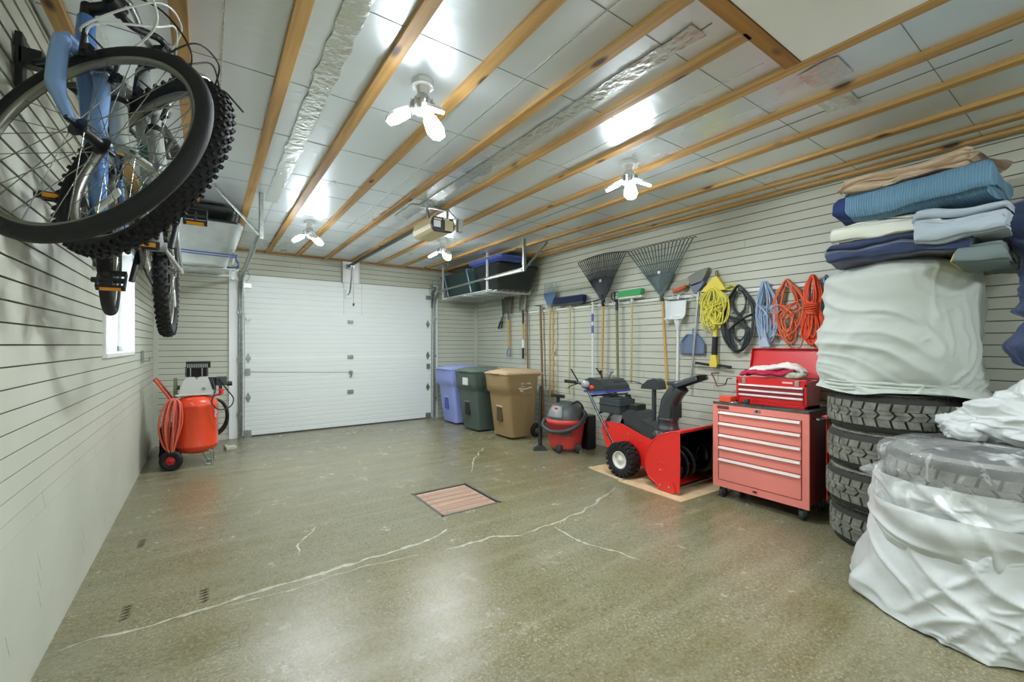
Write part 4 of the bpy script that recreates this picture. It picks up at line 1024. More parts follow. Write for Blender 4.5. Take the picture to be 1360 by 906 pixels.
hose = cr([C-lv*0.14+cd*0.06+Vector((0, 0, 0.52)), C-lv*0.24+cd*0.1+Vector((0, 0, 0.46)), C-lv*0.16+cd*0.24+Vector((0, 0, 0.36)), C-lv*0.0+cd*0.29+Vector((0, 0, 0.285)), C+lv*0.17+cd*0.24+Vector((0, 0, 0.27)), C+lv*0.27+cd*0.12+Vector((0, 0, 0.32)), C+lv*0.24+cd*0.04+Vector((0, 0, 0.385)), C+lv*0.19+cd*.05+Vector((0, 0, 0.39))], 16)
rr = [0.026+0.0022*sin(i*2.1) for i in range(len(hose))]; b.tube(hose, rr, n=12); obj('hose', b, DGREY, root)
for a in (-0.75, 0.35, 2.4, 3.8):
    d = cd*cos(a)+lv*sin(a); p = C+d*0.215
    b = B(); b.cbox((p.x, p.y, 0.075), (0.07, 0.07, 0.06), (0, 0, a)); b.cyl((p.x, p.y, 0.03), (p.x, p.y, 0.10), 0.03); c = obj('caster', b, DGREY, root, bevel=0.01)
    b = B(); b.cyl(p+lv*0.018+Vector((0, 0, 0.026)), p-lv*0.018+Vector((0, 0, 0.026)), 0.026); obj('caster_wheel', b, BLACK, c, bevel=0.004)
b = B(); q = C+cd*0.225+Vector((0, 0, 0.235)); b.cbox(q, (0.03, 0.13, 0.04), (0, 0, math.atan2(cd.y, cd.x))); obj('drain_label', b, VG, root, bevel=0.008)
b = B(); q = C-lv*0.30-cd*0.10; b.box(q.x-0.09, q.x+0.06, q.y-0.06, q.y+0.06, 0.0, 0.42); single('plastic_crate', b, BLACK, 'tall black plastic bin standing behind the shop vacuum', 'bin', (q.x, q.y, 0), bevel=0.015)
q = C+lv*0.31+cd*0.06
root = thing('vacuum_wand', 'black vacuum wand with floor nozzle standing left of the shop vacuum', 'vacuum wand', (q.x, q.y, 0))
top = q-cd*0.12; b = B(); b.cyl((q.x, q.y, 0.05), (top.x, top.y, 0.78), 0.024, 0.019); obj('tube', b, BLACK, root)
M = Matrix.Translation((q.x, q.y, 0.032)) @ Matrix.Rotation(math.atan2(lv.y, lv.x)+0.2, 4, 'Z')
b = B(); b.prism([(-0.09, -0.032), (0.09, -0.032), (0.07, 0.0), (0.02, 0.03), (-0.02, 0.03), (-0.07, 0.0)], -0.04, 0.04, 'y'); b.v = [M @ v for v in b.v]; obj('nozzle', b, DGREY, root, bevel=0.006)

# ================================================================== WHEELED BINS
def bin_thing(x0, x1, y0, y1, rot, col, label, deco=None, lidcol=None, tone=None):
    cxm, cym = (x0+x1)/2, (y0+y1)/2
    root = thing('wheeled_bin', label, 'bin', (cxm, cym, 0), local=True); root.rotation_euler = (0, 0, rot)
    hx, hy = (x1-x0)/2, (y1-y0)/2                         # top half sizes; front is -x
    m = mat('bin_'+col, col, 0.5, bump=0.06, bscale=60); ml = mat('bin_lid_'+(lidcol or col), lidcol or col, 0.5, bump=0.06, bscale=60)
    mk = mat('bin_dark_'+(tone or col), tone or col, 0.6)
    def sec(z):                                           # rounded rectangle cross sections
        t = z/0.88; fx = -hx+0.12-0.10*t - (0.03 if t > 0.72 else 0.0); bx = hx-0.14+0.06*t; wy = hy*(0.80+0.16*t) + (0.012 if t > .72 else 0)
        r = 0.05; pts = []
        for cx_, cy_, a0 in ((bx-r, wy-r, 0), (fx+r, wy-r, 90), (fx+r, -wy+r, 180), (bx-r, -wy+r, 270)):
            for k in range(5):
                a = rad(a0+22.5*k); pts.append((cx_+r*cos(a), cy_+r*sin(a), z))
        return pts
    zs = [0.03, 0.035, 0.2, 0.4, 0.60, 0.625, 0.66, 0.74, 0.84, 0.88]
    rows = []
    for z in zs: rows += sec(z)
    b = B(); n = 20; b.add(rows, [(j*n+i, j*n+(i+1) % n, (j+1)*n+(i+1) % n, (j+1)*n+i) for j in range(len(zs)-1) for i in range(n)], True)
    b.add(sec(0.03), [tuple(reversed(range(n)))], False)
    body = obj('body', b, m, root)
    b = B(); fx = -hx+0.12                                 # recessed grip panel at the front, with a bar
    b.box(fx-0.052, fx-0.018, -0.055, 0.075, 0.24, 0.58); 
    obj('front_recess', b, mk, root, bevel=0.006)
    b = B(); b.box(fx-0.062, fx-0.038, -0.06, 0.08, 0.43, 0.455); obj('grip_bar', b, ml, root, bevel=0.006)
    b = B(); b.box(fx-0.055, hx-0.13, -hy*0.93, -hy*0.55, 0.60, 0.63) if False else b.box(-0.09, 0.13, -hy*0.955, -hy*0.88, 0.60, 0.66)
    obj('side_ledge', b, m, root, bevel=0.012)
    b = B(); b.box(-hx+0.015, hx-0.06, -hy*0.985, hy*0.985, 0.862, 0.892)
    for k in range(5):
        y = -hy*0.75+k*hy*0.375
        b.prism([(y-0.018, 0.865), (y+0.018, 0.865), (y, 0.825)], -hx+0.02, -hx+0.045, 'x')
    obj('rim', b, m, root, bevel=0.006)
    b = B()
    def lid(u, v):
        x = -hx-0.01+(2*hx+0.0)*u; y = (-hy+2*hy*v); e = min(1, min(u, 1-u)*9)*min(1, min(v, 1-v)*9)
        return (x, y, 0.905+0.028*e**0.5+0.022*sin(pi*u)*sin(pi*v)+0.012*(1 if .28 < v < .72 and .1 < u < .9 else 0))
    b.grid(lid, 40, 30); b.box(-hx-0.01, hx-0.01, -hy, hy, 0.889, 0.907)
    b.box(-hx-0.03, -hx+0.02, -0.09, 0.09, 0.893, 0.912)
    lo = obj('lid', b, ml, root, bevel=0.004)
    for y in (-0.07, 0.0, 0.07):
        b = B(); b.sph((-hx+0.07, y, 0.936), 0.022, (0.8, 1.2, 0.35), 12, 6); obj('lid_recess', b, mk, lo)
    b = B(); b.cyl((hx-0.03, -hy*0.75, 0.87), (hx-0.03, hy*0.75, 0.87), 0.014)
    for y in (-hy*.75, 0, hy*.75): b.box(hx-0.11, hx-0.02, y-0.01, y+0.01, 0.85, 0.885)
    obj('rear_handle', b, m, root, bevel=0.003)
    for s in (-1, 1):
        y = s*(hy*0.86)
        b = B(); b.lathe([(0.03, -0.02), (0.085, -0.022), (0.098, -0.012), (0.098, 0.012), (0.085, 0.022), (0.03, 0.02)], (hx-0.11, y, 0.098), 32, (0, 1, 0), closed=True)
        w = obj('wheel', b, RUBBER, root)
        b = B(); b.cyl((hx-0.11, y-0.024, 0.098), (hx-0.11, y+0.024, 0.098), 0.034, n=20); b.cyl((hx-0.11, y-0.028, 0.098), (hx-0.11, y+0.028, 0.098), 0.012, n=12); obj('hubcap', b, mat('hub_grey', '5c605e', 0.5), w, bevel=0.003)
    return root, hx, hy
r1, hx, hy = bin_thing(3.83, 4.47, 4.78, 5.34, 0.02, '8f7852', 'brown wheeled bin with white lettering, nearest of the three bins', lidcol='b59a78', tone='4c3a20')
INK = mat('bin_white_ink', 'efece2', 0.5)
M = Matrix(((1, 0, 0, 0.0), (0, 0, -1, -hy*0.9436-0.0135), (0, 1, 0, 0.765), (0, 0, 0, 1)))
text('bin_number', 'N\u00b0 1 998', 0.034, M @ Matrix.Scale(1.35, 4, (1, 0, 0)), INK, r1)
text('bin_small_print', 'ville de', 0.022, Matrix.Translation((-0.05, 0.004, -0.04)) @ M, INK, r1)
b = B(); yq = -hy*0.931-0.0125
def stroke(pts, w): b.tube([(x-0.07, yq, z-0.025) for x, z in pts], w, n=6)
stroke([(-0.055, 0.728), (-0.02, 0.730), (0.0, 0.722)], 0.006)
b.tube([(-0.075+0.02*cos(rad(a)), yq, 0.683+0.022*sin(rad(a))) for a in range(150, 400, 20)], 0.0055, n=6)
stroke([(0.015, 0.705), (0.03, 0.722), (0.05, 0.715), (0.07, 0.724), (0.09, 0.720), (0.12, 0.728), (0.175, 0.737)], 0.006)
obj('bin_logo', b, INK, r1)
r2, hx, hy = bin_thing(3.72, 4.34, 5.50, 6.06, 0.03, '49564f', 'dark green grey wheeled bin with a white sticker, middle of the three bins', lidcol='5a675f', tone='161b19')
b = B(); b.cbox((-hx-0.0005, -0.05, 0.755), (0.004, 0.15, 0.11)); obj('sticker', b, mat('sticker_white', 'd9dcd4', 0.5, col2='c3c8bf', nscale=60), r2)
r3, hx, hy = bin_thing(3.74, 4.36, 6.22, 6.80, 0.0, '8c99d4', 'pale blue wheeled bin, farthest of the three bins next to the garage door', lidcol='98a4d4', tone='4554a0')

# ================================================================== AIR COMPRESSOR
cx0, cy0 = 0.475, 5.84
root = thing('air_compressor', 'orange upright air compressor on two wheels in the back left corner', 'air compressor', (cx0, cy0, 0))
b = B(); b.lathe([(0.0, 0.125), (0.07, 0.13), (0.14, 0.15), (0.182, 0.19), (0.190, 0.215), (0.193, 0.222), (0.190, 0.23), (0.190, 0.64), (0.193, 0.647), (0.190, 0.655), (0.182, 0.69), (0.14, 0.73), (0.07, 0.748), (0, 0.75)], (cx0, cy0, 0), 56)
obj('tank', b, ORANGE, root)
for s in (-1, 1):
    b = B(); x = cx0 + s*0.215; y = cy0-0.16
    b.lathe([(0.045, -0.018), (0.085, -0.022), (0.103, -0.012), (0.105, 0), (0.103, 0.012), (0.085, 0.022), (0.045, 0.018)], (x, y, 0.105), 36, (0.0, 1, 0) if False else (s*0.35, -1, 0), closed=True)
    w = obj('wheel', b, RUBBER, root)
    if s > 0: pass
    b = B(); ax = Vector((s*0.35, -1, 0)).normalized()
    b.lathe([(0, 0.022), (0.012, 0.022), (0.02, 0.010), (0.055, 0.006), (0.062, 0.016), (0.068, 0.014), (0.068, -0.01), (0, -0.01)], (x, y, 0.105), 30, ax)
    for k in range(6):
        a = 2*pi*k/6; A, Bv, Dv = b.frame(ax); q = Vector((x, y, 0.105)); b.cyl(q+ax*0.010+(A*cos(a)+Bv*sin(a))*0.015, q+ax*0.010+(A*cos(a)+Bv*sin(a))*0.056, 0.006, n=6)
    obj('wheel_hub', b, RED, w)
    break
b = B(); x = cx0+0.06; b.lathe([(0.045, -0.018), (0.085, -0.022), (0.103, -0.012), (0.105, 0), (0.103, 0.012), (0.085, 0.022), (0.045, 0.018)], (cx0-0.24, cy0+0.16, 0.105), 36, (-0.35, -1, 0), closed=True); b.cyl((cx0-0.24, cy0+.155, .105), (cx0-0.24, cy0+.165, .105), .06); obj('wheel', b, RUBBER, root)
b = B(); b.cyl((cx0-0.22, cy0-0.15, 0.105), (cx0-0.235, cy0+0.15, 0.105), 0.009); b.tube([(cx0-0.2, cy0-.12, .105), (cx0-.1, cy0-.08, .16)], .01, n=6); b.tube([(cx0-.2, cy0+.12, .105), (cx0-.1, cy0+.08, .16)], .01, n=6); obj('axle', b, GALV, root)
for x, y in ((cx0+0.13, cy0-0.12), (cx0+0.15, cy0+0.08)):
    b = B(); b.tube([(x-0.06, y, 0.175), (x-0.01, y, 0.165), (x, y, 0.15), (x, y, 0.012)], 0.008, n=6); b.box(x-0.10, x+0.012, y-0.015, y+0.015, 0.0, 0.012)
    b.tube([(x-0.10, y, .10), (x-.05, y, .02), (x, y, .012)], .007, n=6)
    obj('foot', b, GALV, root)
b = B(); hl = []
for dy in (-0.09, 0.09):
    b.tube(cr([(cx0-0.17, cy0+dy, 0.60), (cx0-0.22, cy0+dy, 0.72), (cx0-0.34, cy0+dy, 0.92), (cx0-0.355, cy0+dy*0.9, 0.935)], 5), 0.013, n=8)
b.tube([(cx0-0.355, cy0-0.085, 0.935), (cx0-0.355, cy0+0.085, 0.935)], 0.013, n=8)
obj('push_handle', b, mat('handle_orange', 'c2452c', 0.4), root)
PUMP = mat('pump_alu', 'd5d7d4', 0.35, 0.6)
b = B(); b.box(cx0-0.19, cx0+0.17, cy0-0.09, cy0+0.09, 0.755, 0.775); b.cyl((cx0-0.12, cy0, .74), (cx0-.12, cy0, .76), .02); b.cyl((cx0+0.1, cy0, .735), (cx0+.1, cy0, .76), .02); obj('pump_base', b, PUMP, root, bevel=0.006)
b = B(); b.prism([(cx0-0.155, 0.775), (cx0+0.14, 0.775), (cx0+0.135, 0.82), (cx0+0.105, 0.92), (cx0+0.085, 0.955), (cx0+0.02, 0.955), (cx0, 0.925), (cx0-0.02, 0.955), (cx0-0.085, 0.955), (cx0-0.115, 0.92), (cx0-0.15, 0.82)], cy0-0.085, cy0+0.085, 'y')
pump = obj('pump_body', b, PUMP, root, bevel=0.01)
b = B(); b.cyl((cx0+0.06, cy0-0.085, 0.825), (cx0+0.06, cy0-0.093, 0.825), 0.018); obj('oil_sight', b, GALV, pump)
b = B()
for k in range(7): b.box(cx0-0.105, cx0+0.10, cy0-0.08, cy0+0.08, 0.962+k*0.015, 0.97+k*0.015)
b.box(cx0-0.09, cx0+0.085, cy0-0.065, cy0+0.065, 0.95, 1.115); b.box(cx0-0.095, cx0+0.12, cy0-0.08, cy0+0.08, 1.05, 1.12)
cyl = obj('pump_head', b, BLACKG, root, bevel=0.003)
b = B()
for k in range(12): x = cx0-0.085+k*0.0155; b.box(x, x+0.008, cy0-0.092, cy0-0.075, 1.055, 1.095)
obj('head_fins', b, STEEL, cyl)
b = B()
for x in (cx0-0.055, cx0+0.045): b.cyl((x, cy0-0.085, 0.96), (x, cy0-0.085, 1.05), 0.006, n=8)
obj('head_bolts', b, STEEL, cyl)
b = B(); b.cyl((cx0-0.175, cy0, 0.84), (cx0-0.20, cy0, 0.84), 0.105, n=36); b.cyl((cx0-0.205, cy0, .84), (cx0-.15, cy0, .84), .02); obj('flywheel', b, mat('olive_disc', '5d6148', 0.5), root, bevel=0.004)
b = B(); b.box(cx0+0.17, cx0+0.27, cy0-0.06, cy0+0.04, 0.85, 0.945); obj('pressure_switch', b, DGREY, root, bevel=0.008)
b = B(); b.cyl((cx0+0.27, cy0-0.02, 0.865), (cx0+0.32, cy0-0.02, 0.865), 0.025); b.cyl((cx0+0.21, cy0-0.05, 0.76), (cx0+0.21, cy0-0.05, 0.85), 0.015); obj('regulator', b, BLACK, root, bevel=0.004)
b = B(); b.cyl((cx0+0.22, cy0-0.06, 0.755), (cx0+0.22, cy0-0.06, 0.80), 0.018); b.cbox((cx0+.215, cy0-.065, .80), (.05, .02, .025), (0, .5, 0)); b.cyl((cx0+0.15, cy0-.05, .74), (cx0+.22, cy0-.05, .76), .012); obj('valve', b, RED, root, bevel=0.003)
b = B(); b.cyl((cx0+0.1, cy0+.05, 0.87), (cx0+0.17, cy0+.05, 0.87), 0.07); obj('motor', b, BLACK, root, bevel=0.01)
b = B(); b.tube(cr([(cx0+0.13, cy0-0.09, 0.93), (cx0+0.16, cy0-0.14, 0.80), (cx0+0.13, cy0-0.18, 0.68), (cx0+0.20, cy0-0.19, 0.60), (cx0+0.30, cy0-0.12, 0.62), (cx0+0.33, cy0-0.06, 0.70), (cx0+0.27, cy0-0.05, 0.80), (cx0+0.19, cy0-.08, .93)], 10), 0.007, n=8); obj('power_cord', b, BLACK, root)
b = B(); b.tube([(cx0+0.255, cy0+0.02+0.0*a, 0.45+0.0*a) if False else (cx0+0.16+0.125*cos(a), cy0+0.14, 0.48+0.20*sin(a)) for a in [2*pi*k/40 for k in range(40)]], 0.014, n=8, closed=True)
b.tube([(cx0+0.15+0.125*cos(a), cy0+0.17, 0.49+0.19*sin(a)) for a in [2*pi*k/40 for k in range(40)]], 0.014, n=8, closed=True)
single('black_hose_coil', b, BLACK, 'coiled black hose hanging on the right side of the compressor', 'hose', (cx0+0.2, cy0+0.1, 0.27))
b = B(); b.cbox((cx0+0.165, cy0-0.115, 0.56), (0.03, 0.012, 0.09), (0, 0, 0.9)); obj('label_plate', b, mat('plate_red2', 'c8302c', 0.4, col2='e6ded6', nscale=40), root)
b = B(); HO = random.Random(5)
for k in range(6):
    w = 0.012+0.021*k+0.006*(k % 2); zb = 0.16+0.018*(k % 3); x = cx0-0.205-0.006*(k % 3); dy = -0.17+0.022*((k*2) % 3)
    pts = [(x+0.02, cy0+dy+0.03, 0.735), (x+0.02-w*0.55, cy0+dy, 0.68), (x-w*0.95+0.02, cy0+dy-0.02, 0.48), (x-w*0.55+0.0, cy0+dy, 0.28), (x-0.005, cy0+dy, zb), (x+w*0.35, cy0+dy-0.015, 0.30), (x+w*0.75, cy0+dy-0.02, 0.50), (x+w*0.5+0.02, cy0+dy, 0.68)]
    b.tube(cr(pts, 7, closed=True), 0.0095, n=8, closed=True)
single('air_hose', b, mat('hose_salmon', 'd2604a', 0.45), 'bundle of looped orange air hose hanging on the left of the compressor', 'hose', (cx0-0.2, cy0-0.17, 0.17))
b = B(); b.cbox((0.80, 6.45, 0.02), (0.12, 0.10, 0.04), (0, 0, 0.3)); b.cbox((0.76, 6.43, 0.05), (0.05, 0.05, 0.03), (0, 0.3, 0.2))
single('door_wedge', b, mat('dull_white', 'b9beb0', 0.6), 'small grey white block on the floor right of the compressor', 'block', (0.8, 6.45, 0), bevel=0.005)
b = B(); b.box(0.12, 0.30, 6.3, 6.7, 0.0, 0.36); single('black_bin', b, BLACK, 'low black tub in the corner behind the air compressor', 'bin', (0.2, 6.5, 0), bevel=0.02)

# ================================================================== BIKES ON THE LEFT WALL
TYREB = mat('bike_tyre', '17181a', 0.75, bump=0.2, bscale=200)
SPOKE = mat('spoke', '8f938f', 0.25, 0.9)
CABLEW = mat('cable_white', 'dfe3dc', 0.4)
def bike(label, rear, front, steer, col, knobby, fork_r, colfork, coltxt, R=0.334, grips=BLACK, cables=None, barcol=None, crank=0.6, reach=0.0, bar_rise=0.10, suspension=False, pedal_spin=0.3):
    rear, front = Vector(rear), Vector(front)
    side = Vector((1, 0, 0))
    hd = (front-rear).normalized(); up = hd.cross(side) * -1; up = side.cross(hd); 
    if up.z < 0: up = -up
    lf = up.cross(hd).normalized(); up = hd.cross(lf).normalized()
    rake = 0.045; st = rad(steer); ha = rad(70)
    # hub seen with the bars turned: find the straight-ahead wheelbase so the turned hub lands on `front`
    sh = up*0 + (lf*sin(st) + hd*(cos(st)-1)*sin(ha)) * rake
    base = (front - sh - rear); wb = base.length; hd = base.normalized(); lf = up.cross(hd).normalized(); up = hd.cross(lf).normalized()
    M = Matrix.Translation(rear) @ Matrix((( hd.x, lf.x, up.x, 0), (hd.y, lf.y, up.y, 0), (hd.z, lf.z, up.z, 0), (0, 0, 0, 1)))
    root = thing('bicycle', label, 'bicycle', M=M)
    P = mat('bike_paint_'+col, col, 0.25, coat=0.6); PF = mat('bike_paint_'+colfork, colfork, 0.25, coat=0.6)
    BB = Vector((0.43, 0, -0.035)); axis = Vector((-cos(ha), 0, sin(ha)))
    fh = Vector((wb, 0, 0)); Q = fh - Vector((sin(ha), 0, cos(ha)))*rake
    crown = Q + axis*(R+0.022); htop = crown + axis*0.15
    seat_c = BB + Vector((-0.29, 0, 0.95)).normalized()*0.44
    T = Matrix.Translation(Q) @ Matrix.Rotation(st, 4, axis) @ Matrix.Translation(-Q)
    # frame
    b = B(); b.tube([BB, crown+axis*0.035], 0.026, n=12); b.tube([seat_c-Vector((0, 0, .03)), htop-axis*0.03], 0.019, n=12); b.tube([BB, seat_c], 0.016, n=12)
    b.cyl(crown+axis*0.008, htop, 0.023); b.cyl(BB-Vector((0, .036, 0)), BB+Vector((0, .036, 0)), 0.022)
    for s in (-1, 1):
        b.tube([(0, 0.06*s, 0), (0.32, 0.035*s, -0.03), (0.43, 0.022*s, -0.035)], 0.010, n=8)
        b.tube([(0, 0.06*s, 0), (0.20, 0.035*s, 0.28), seat_c+Vector((-.01, 0.012*s, -0.01))], 0.008, n=8)
    b.cbox((0.02, .06, 0), (.05, .006, .04)); b.cbox((0.02, -.06, 0), (.05, .006, .04))
    obj('frame', b, P, root)
    if coltxt:
        b = B(); dn = (crown+axis*0.035-BB); 
        for t in (0.35, 0.6): b.cyl(BB+dn*t, BB+dn*(t+0.12), 0.0265, n=12)
        obj('frame_decal', b, coltxt, root)
    # wheels
    def wheel(c, name, TT):
        mp = lambda v: TT @ Vector(v)
        c = Vector(c)
        def ring(r, y, k=72): return [mp(c+Vector((r*cos(2*pi*i/k), y, r*sin(2*pi*i/k)))) for i in range(k)]
        Ri = R-(0.055 if knobby else 0.044)
        b = B(TT); b.lathe([(Ri, -0.011), (Ri+0.006, -0.012), (Ri+0.006, 0.012), (Ri, 0.011), (Ri-0.009, 0.007), (Ri-0.009, -0.007)], c, 72, (0, 1, 0), closed=True)
        w = obj(name, b, RIM, root)
        b = B(TT); tr = 0.027 if knobby else 0.022
        b.lathe([(R-tr*1.05+tr*cos(a), tr*1.0*sin(a)) for a in [2*pi*i/14 for i in range(14)]], c, 96, (0, 1, 0), closed=True)
        if knobby:
            for k in range(58):
                a = 2*pi*k/58
                for yy, da, rr, wz in ((0, 0, R+0.004, 0.009), (0.013, 0.5, R+0.002, 0.008), (-0.013, 0.5, R+0.002, 0.008), (0.024, 0.1, R-0.006, 0.008), (-0.024, 0.1, R-0.006, 0.008)):
                    an = a+da*2*pi/58; MM = Matrix.Translation(c) @ Matrix.Rotation(-an, 4, 'Y')
                    b.box(rr-0.012, rr+0.001, yy-0.0045, yy+0.0045, -wz/2-0.001, wz/2+0.001, MM)
        obj('tyre', b, TYREB, w)
        b = B(TT); b.cyl(c+Vector((0, -.035, 0)), c+Vector((0, .035, 0)), 0.014); b.cyl(c+Vector((0, -.036, 0)), c+Vector((0, -.031, 0)), 0.027); b.cyl(c+Vector((0, .031, 0)), c+Vector((0, .036, 0)), 0.027); b.cyl(c+Vector((0, -.068, 0)), c+Vector((0, .068, 0)), 0.006)
        obj('hub', b, STEEL if knobby else BLACK, w)
        for k in range(28):
            s = 1 if k % 2 else -1; a = 2*pi*k/28; a2 = a + (0.95 if (k//2) % 2 else -0.95)
            b = B(TT); b.cyl(c+Vector((0.022*cos(a2), 0.033*s, 0.022*sin(a2))), c+Vector(((Ri-.007)*cos(a), 0.004*s, (Ri-.007)*sin(a))), 0.0013, n=5, caps=False)
            obj('spoke', b, SPOKE, w)
        b = B(TT); a = 2.5 if not knobby else 3.8
        b.cbox(c+Vector((0.17*cos(a), 0.02, 0.17*sin(a))), (0.10, 0.010, 0.032), (0, -a, 0)); obj('spoke_reflector', b, mat('reflector_clear', 'e8e8e2', 0.3), w, bevel=0.004)
        return w
    wheel((0, 0, 0), 'rear_wheel', Matrix.Identity(4)); wheel(fh, 'front_wheel', T)
    # fork
    b = B(T); b.cyl(crown-axis*0.02, crown+axis*0.012, fork_r*1.5)
    for s in (-1, 1):
        top = crown+Vector((0, 0.058*s, 0)); mid = Q+axis*(R*0.45)+Vector((0, 0.062*s, 0)); dr = fh+Vector((0, 0.055*s, 0))
        if suspension:
            b.tube([top+axis*0.03, top-axis*0.17], fork_r*0.72, n=12); b.tube([top-axis*0.12, dr+Vector((-.02, 0.004*s, 0.02)), dr], [fork_r*1.15, fork_r*1.1, fork_r*.7], n=12)
        else:
            b.tube(cr([top-axis*0.028, crown-axis*0.09+Vector((0, .064*s, 0)), mid, Q+axis*0.10+Vector((0.012, .058*s, 0)), dr], 6), [fork_r*(1.0-0.0*k) for k in range(14)]+[fork_r*(1-0.045*k) for k in range(1, 12)], n=12)
        b.cyl(crown-axis*.012, top-axis*.018, fork_r*1.05)
    fk = obj('fork', b, PF, root)
    if suspension:
        b = B(T)
        for s in (-1, 1): b.cyl(crown+Vector((0, .058*s, 0))-axis*0.125, crown+Vector((0, .058*s, 0))-axis*0.10, fork_r*1.3)
        obj('fork_seal', b, BLACK, fk)
    # brakes
    def brake(p, ax2, TT, nm):
        b = B(TT)
        for s in (-1, 1):
            b.tube([p+Vector((0, 0.045*s, 0)), p+Vector((0.015, 0.052*s, 0))+ax2*0.09], 0.007, n=6); b.cbox(p+Vector((0.0, 0.022*s, 0))+ax2*0.03, (0.055, 0.012, 0.012)); b.cbox(p+Vector((0.02, 0.046*s, 0))+ax2*0.02, (0.022, 0.016, 0.022))
        b.tube([p+ax2*0.09+Vector((.015, -.05, 0)), p+ax2*0.09+Vector((.015, .05, 0))], 0.003, n=6); obj(nm, b, BLACK, root)
    brake(Q+axis*(R-0.045)+Vector((0.045, 0, 0)), axis, T, 'front_brake'); brake(Vector((0.24, 0, 0.22)), Vector((0.55, 0, 0.83)), Matrix.Identity(4), 'rear_brake')
    # bars
    bc = htop + axis*0.055 + Vector((0.09+reach, 0, 0.01))
    b = B(T); b.cyl(htop, htop+axis*0.065, 0.018); b.tube([htop+axis*0.05, bc], 0.017, n=12); b.cyl(bc-Vector((0, .022, 0)), bc+Vector((0, .022, 0)), 0.022)
    obj('stem', b, BLACK, root)
    half = [(bc.x, 0, bc.z), (bc.x, 0.06, bc.z), (bc.x+0.012, 0.14, bc.z+bar_rise), (bc.x-0.02, 0.22, bc.z+bar_rise+0.005), (bc.x-0.06, 0.31, bc.z+bar_rise)]
    b = B(T); L = cr(half, 6); Rr = [Vector((p.x, -p.y, p.z)) for p in L]; b.tube(Rr[::-1]+L[1:], 0.0115, n=10)
    hb = obj('handlebar', b, barcol or BLACK, root)
    for s in (-1, 1):
        g0 = Vector((bc.x-0.028, 0.235*s, bc.z+bar_rise+0.004)); g1 = Vector((bc.x-0.062, 0.32*s, bc.z+bar_rise-0.001))
        b = B(T); b.cyl(g0, g1, 0.0165); obj('grip', b, grips, hb, bevel=0.003)
        b = B(T); q = Vector((bc.x-0.0, 0.19*s, bc.z+bar_rise+0.0)); b.cyl(q-Vector((0, .012, 0)), q+Vector((0, .012, 0)), 0.017); b.tube(cr([q+Vector((0.02, 0, -.01)), q+Vector((0.055, 0.01*s, -0.02)), q+Vector((0.05, 0.10*s, -0.025))], 5), 0.006, n=6, flat=0.6); b.cbox(q+Vector((0.0, -0.02*s, -0.022)), (0.04, 0.04, 0.025)); obj('brake_lever', b, BLACK, hb)
    cm = cables or BLACK
    for k, (y0, pts) in enumerate(((0.19, [(0.10, 0.10, 0.05), (0.14, 0.02, -0.06), (0.06, -0.06, -0.17)]), (-0.19, [(0.12, -0.10, 0.04), (0.16, 0.0, -0.05), (0.05, 0.05, -0.12)]), (0.17, [(0.09, 0.12, 0.09), (0.13, 0.0, 0.02), (-0.02, -0.03, -0.13)]))):
        q = Vector((bc.x+0.03, y0, bc.z+bar_rise-0.01)); b = B(T)
        b.tube(cr([q]+[Vector((bc.x+dx, dy, bc.z+dz)) for dx, dy, dz in pts]+[crown+Vector((0.04, 0.02*(k-1), -0.01)) if k < 2 else htop-axis*0.08+Vector((0, .03, 0))], 8), 0.0032, n=6)
        obj('brake_cable', b, cm, root)
    # saddle, post
    sp = seat_c + Vector((-0.29, 0, 0.95)).normalized()*0.14
    b = B(); b.cyl(seat_c, sp, 0.0135); b.tube([sp+Vector((-.09, .02, .02)), sp+Vector((.08, .02, .015))], .004, n=6); b.tube([sp+Vector((-.09, -.02, .02)), sp+Vector((.08, -.02, .015))], .004, n=6); obj('seat_post', b, STEEL, root)
    def sad(u, v):
        x = -0.13+0.27*v; w = 0.07*(1-v)**0.8*(1 if v > 0.1 else 0.6+4*v)+0.018*(1 if v < .95 else .5); a = 2*pi*u
        return (sp.x+x, w*cos(a), sp.z+0.045+0.022*sin(a)*(1 if sin(a) > 0 else 1.3)+0.012*(1-v)**2)
    b = B(); b.grid(sad, 20, 20, cu=True); obj('saddle', b, BLACK, root)
    # drive train on the right side (-y)
    b = B(); b.lathe([(0.0, -0.001), (0.085, -0.001), (0.088, 0.0), (0.085, 0.001), (0.0, 0.001)], BB+Vector((0, -0.045, 0)), 44, (0, 1, 0), closed=False)
    for k in range(36): a = 2*pi*k/36; b.cbox(BB+Vector((0.089*cos(a), -0.045, 0.089*sin(a))), (0.007, 0.003, 0.005), (0, -a, 0))
    b.lathe([(0.0, -0.001), (0.06, 0), (0.0, 0.001)], BB+Vector((0, -0.052, 0)), 36, (0, 1, 0)); obj('chainring', b, mat('chainring_grey', '5c5c58', 0.35, 0.7), root)
    b = B(); b.lathe([(0.02, -0.018), (0.035, -0.012), (0.045, 0.0), (0.05, 0.01), (0.02, 0.01)], Vector((0, -0.045, 0)), 30, (0, 1, 0), closed=True); obj('cassette', b, mat('cassette_brown', '3a3026', 0.5, 0.6), root)
    b = B(); b.tube([(0.43, -0.046, 0.054), (0, -0.046, 0.036), (-0.036, -0.046, 0), (0.0, -0.046, -0.035), (0.03, -.046, -.06), (0.0, -.046, -.10), (0.02, -.046, -.125), (0.06, -0.046, -0.11), (0.40, -0.046, -0.118), (.48, -.046, -.10), (.515, -.046, -.05), (.50, -.046, .01)], 0.0045, n=5, closed=True); obj('chain', b, mat('chain_dark', '3a352c', 0.4, 0.8), root)
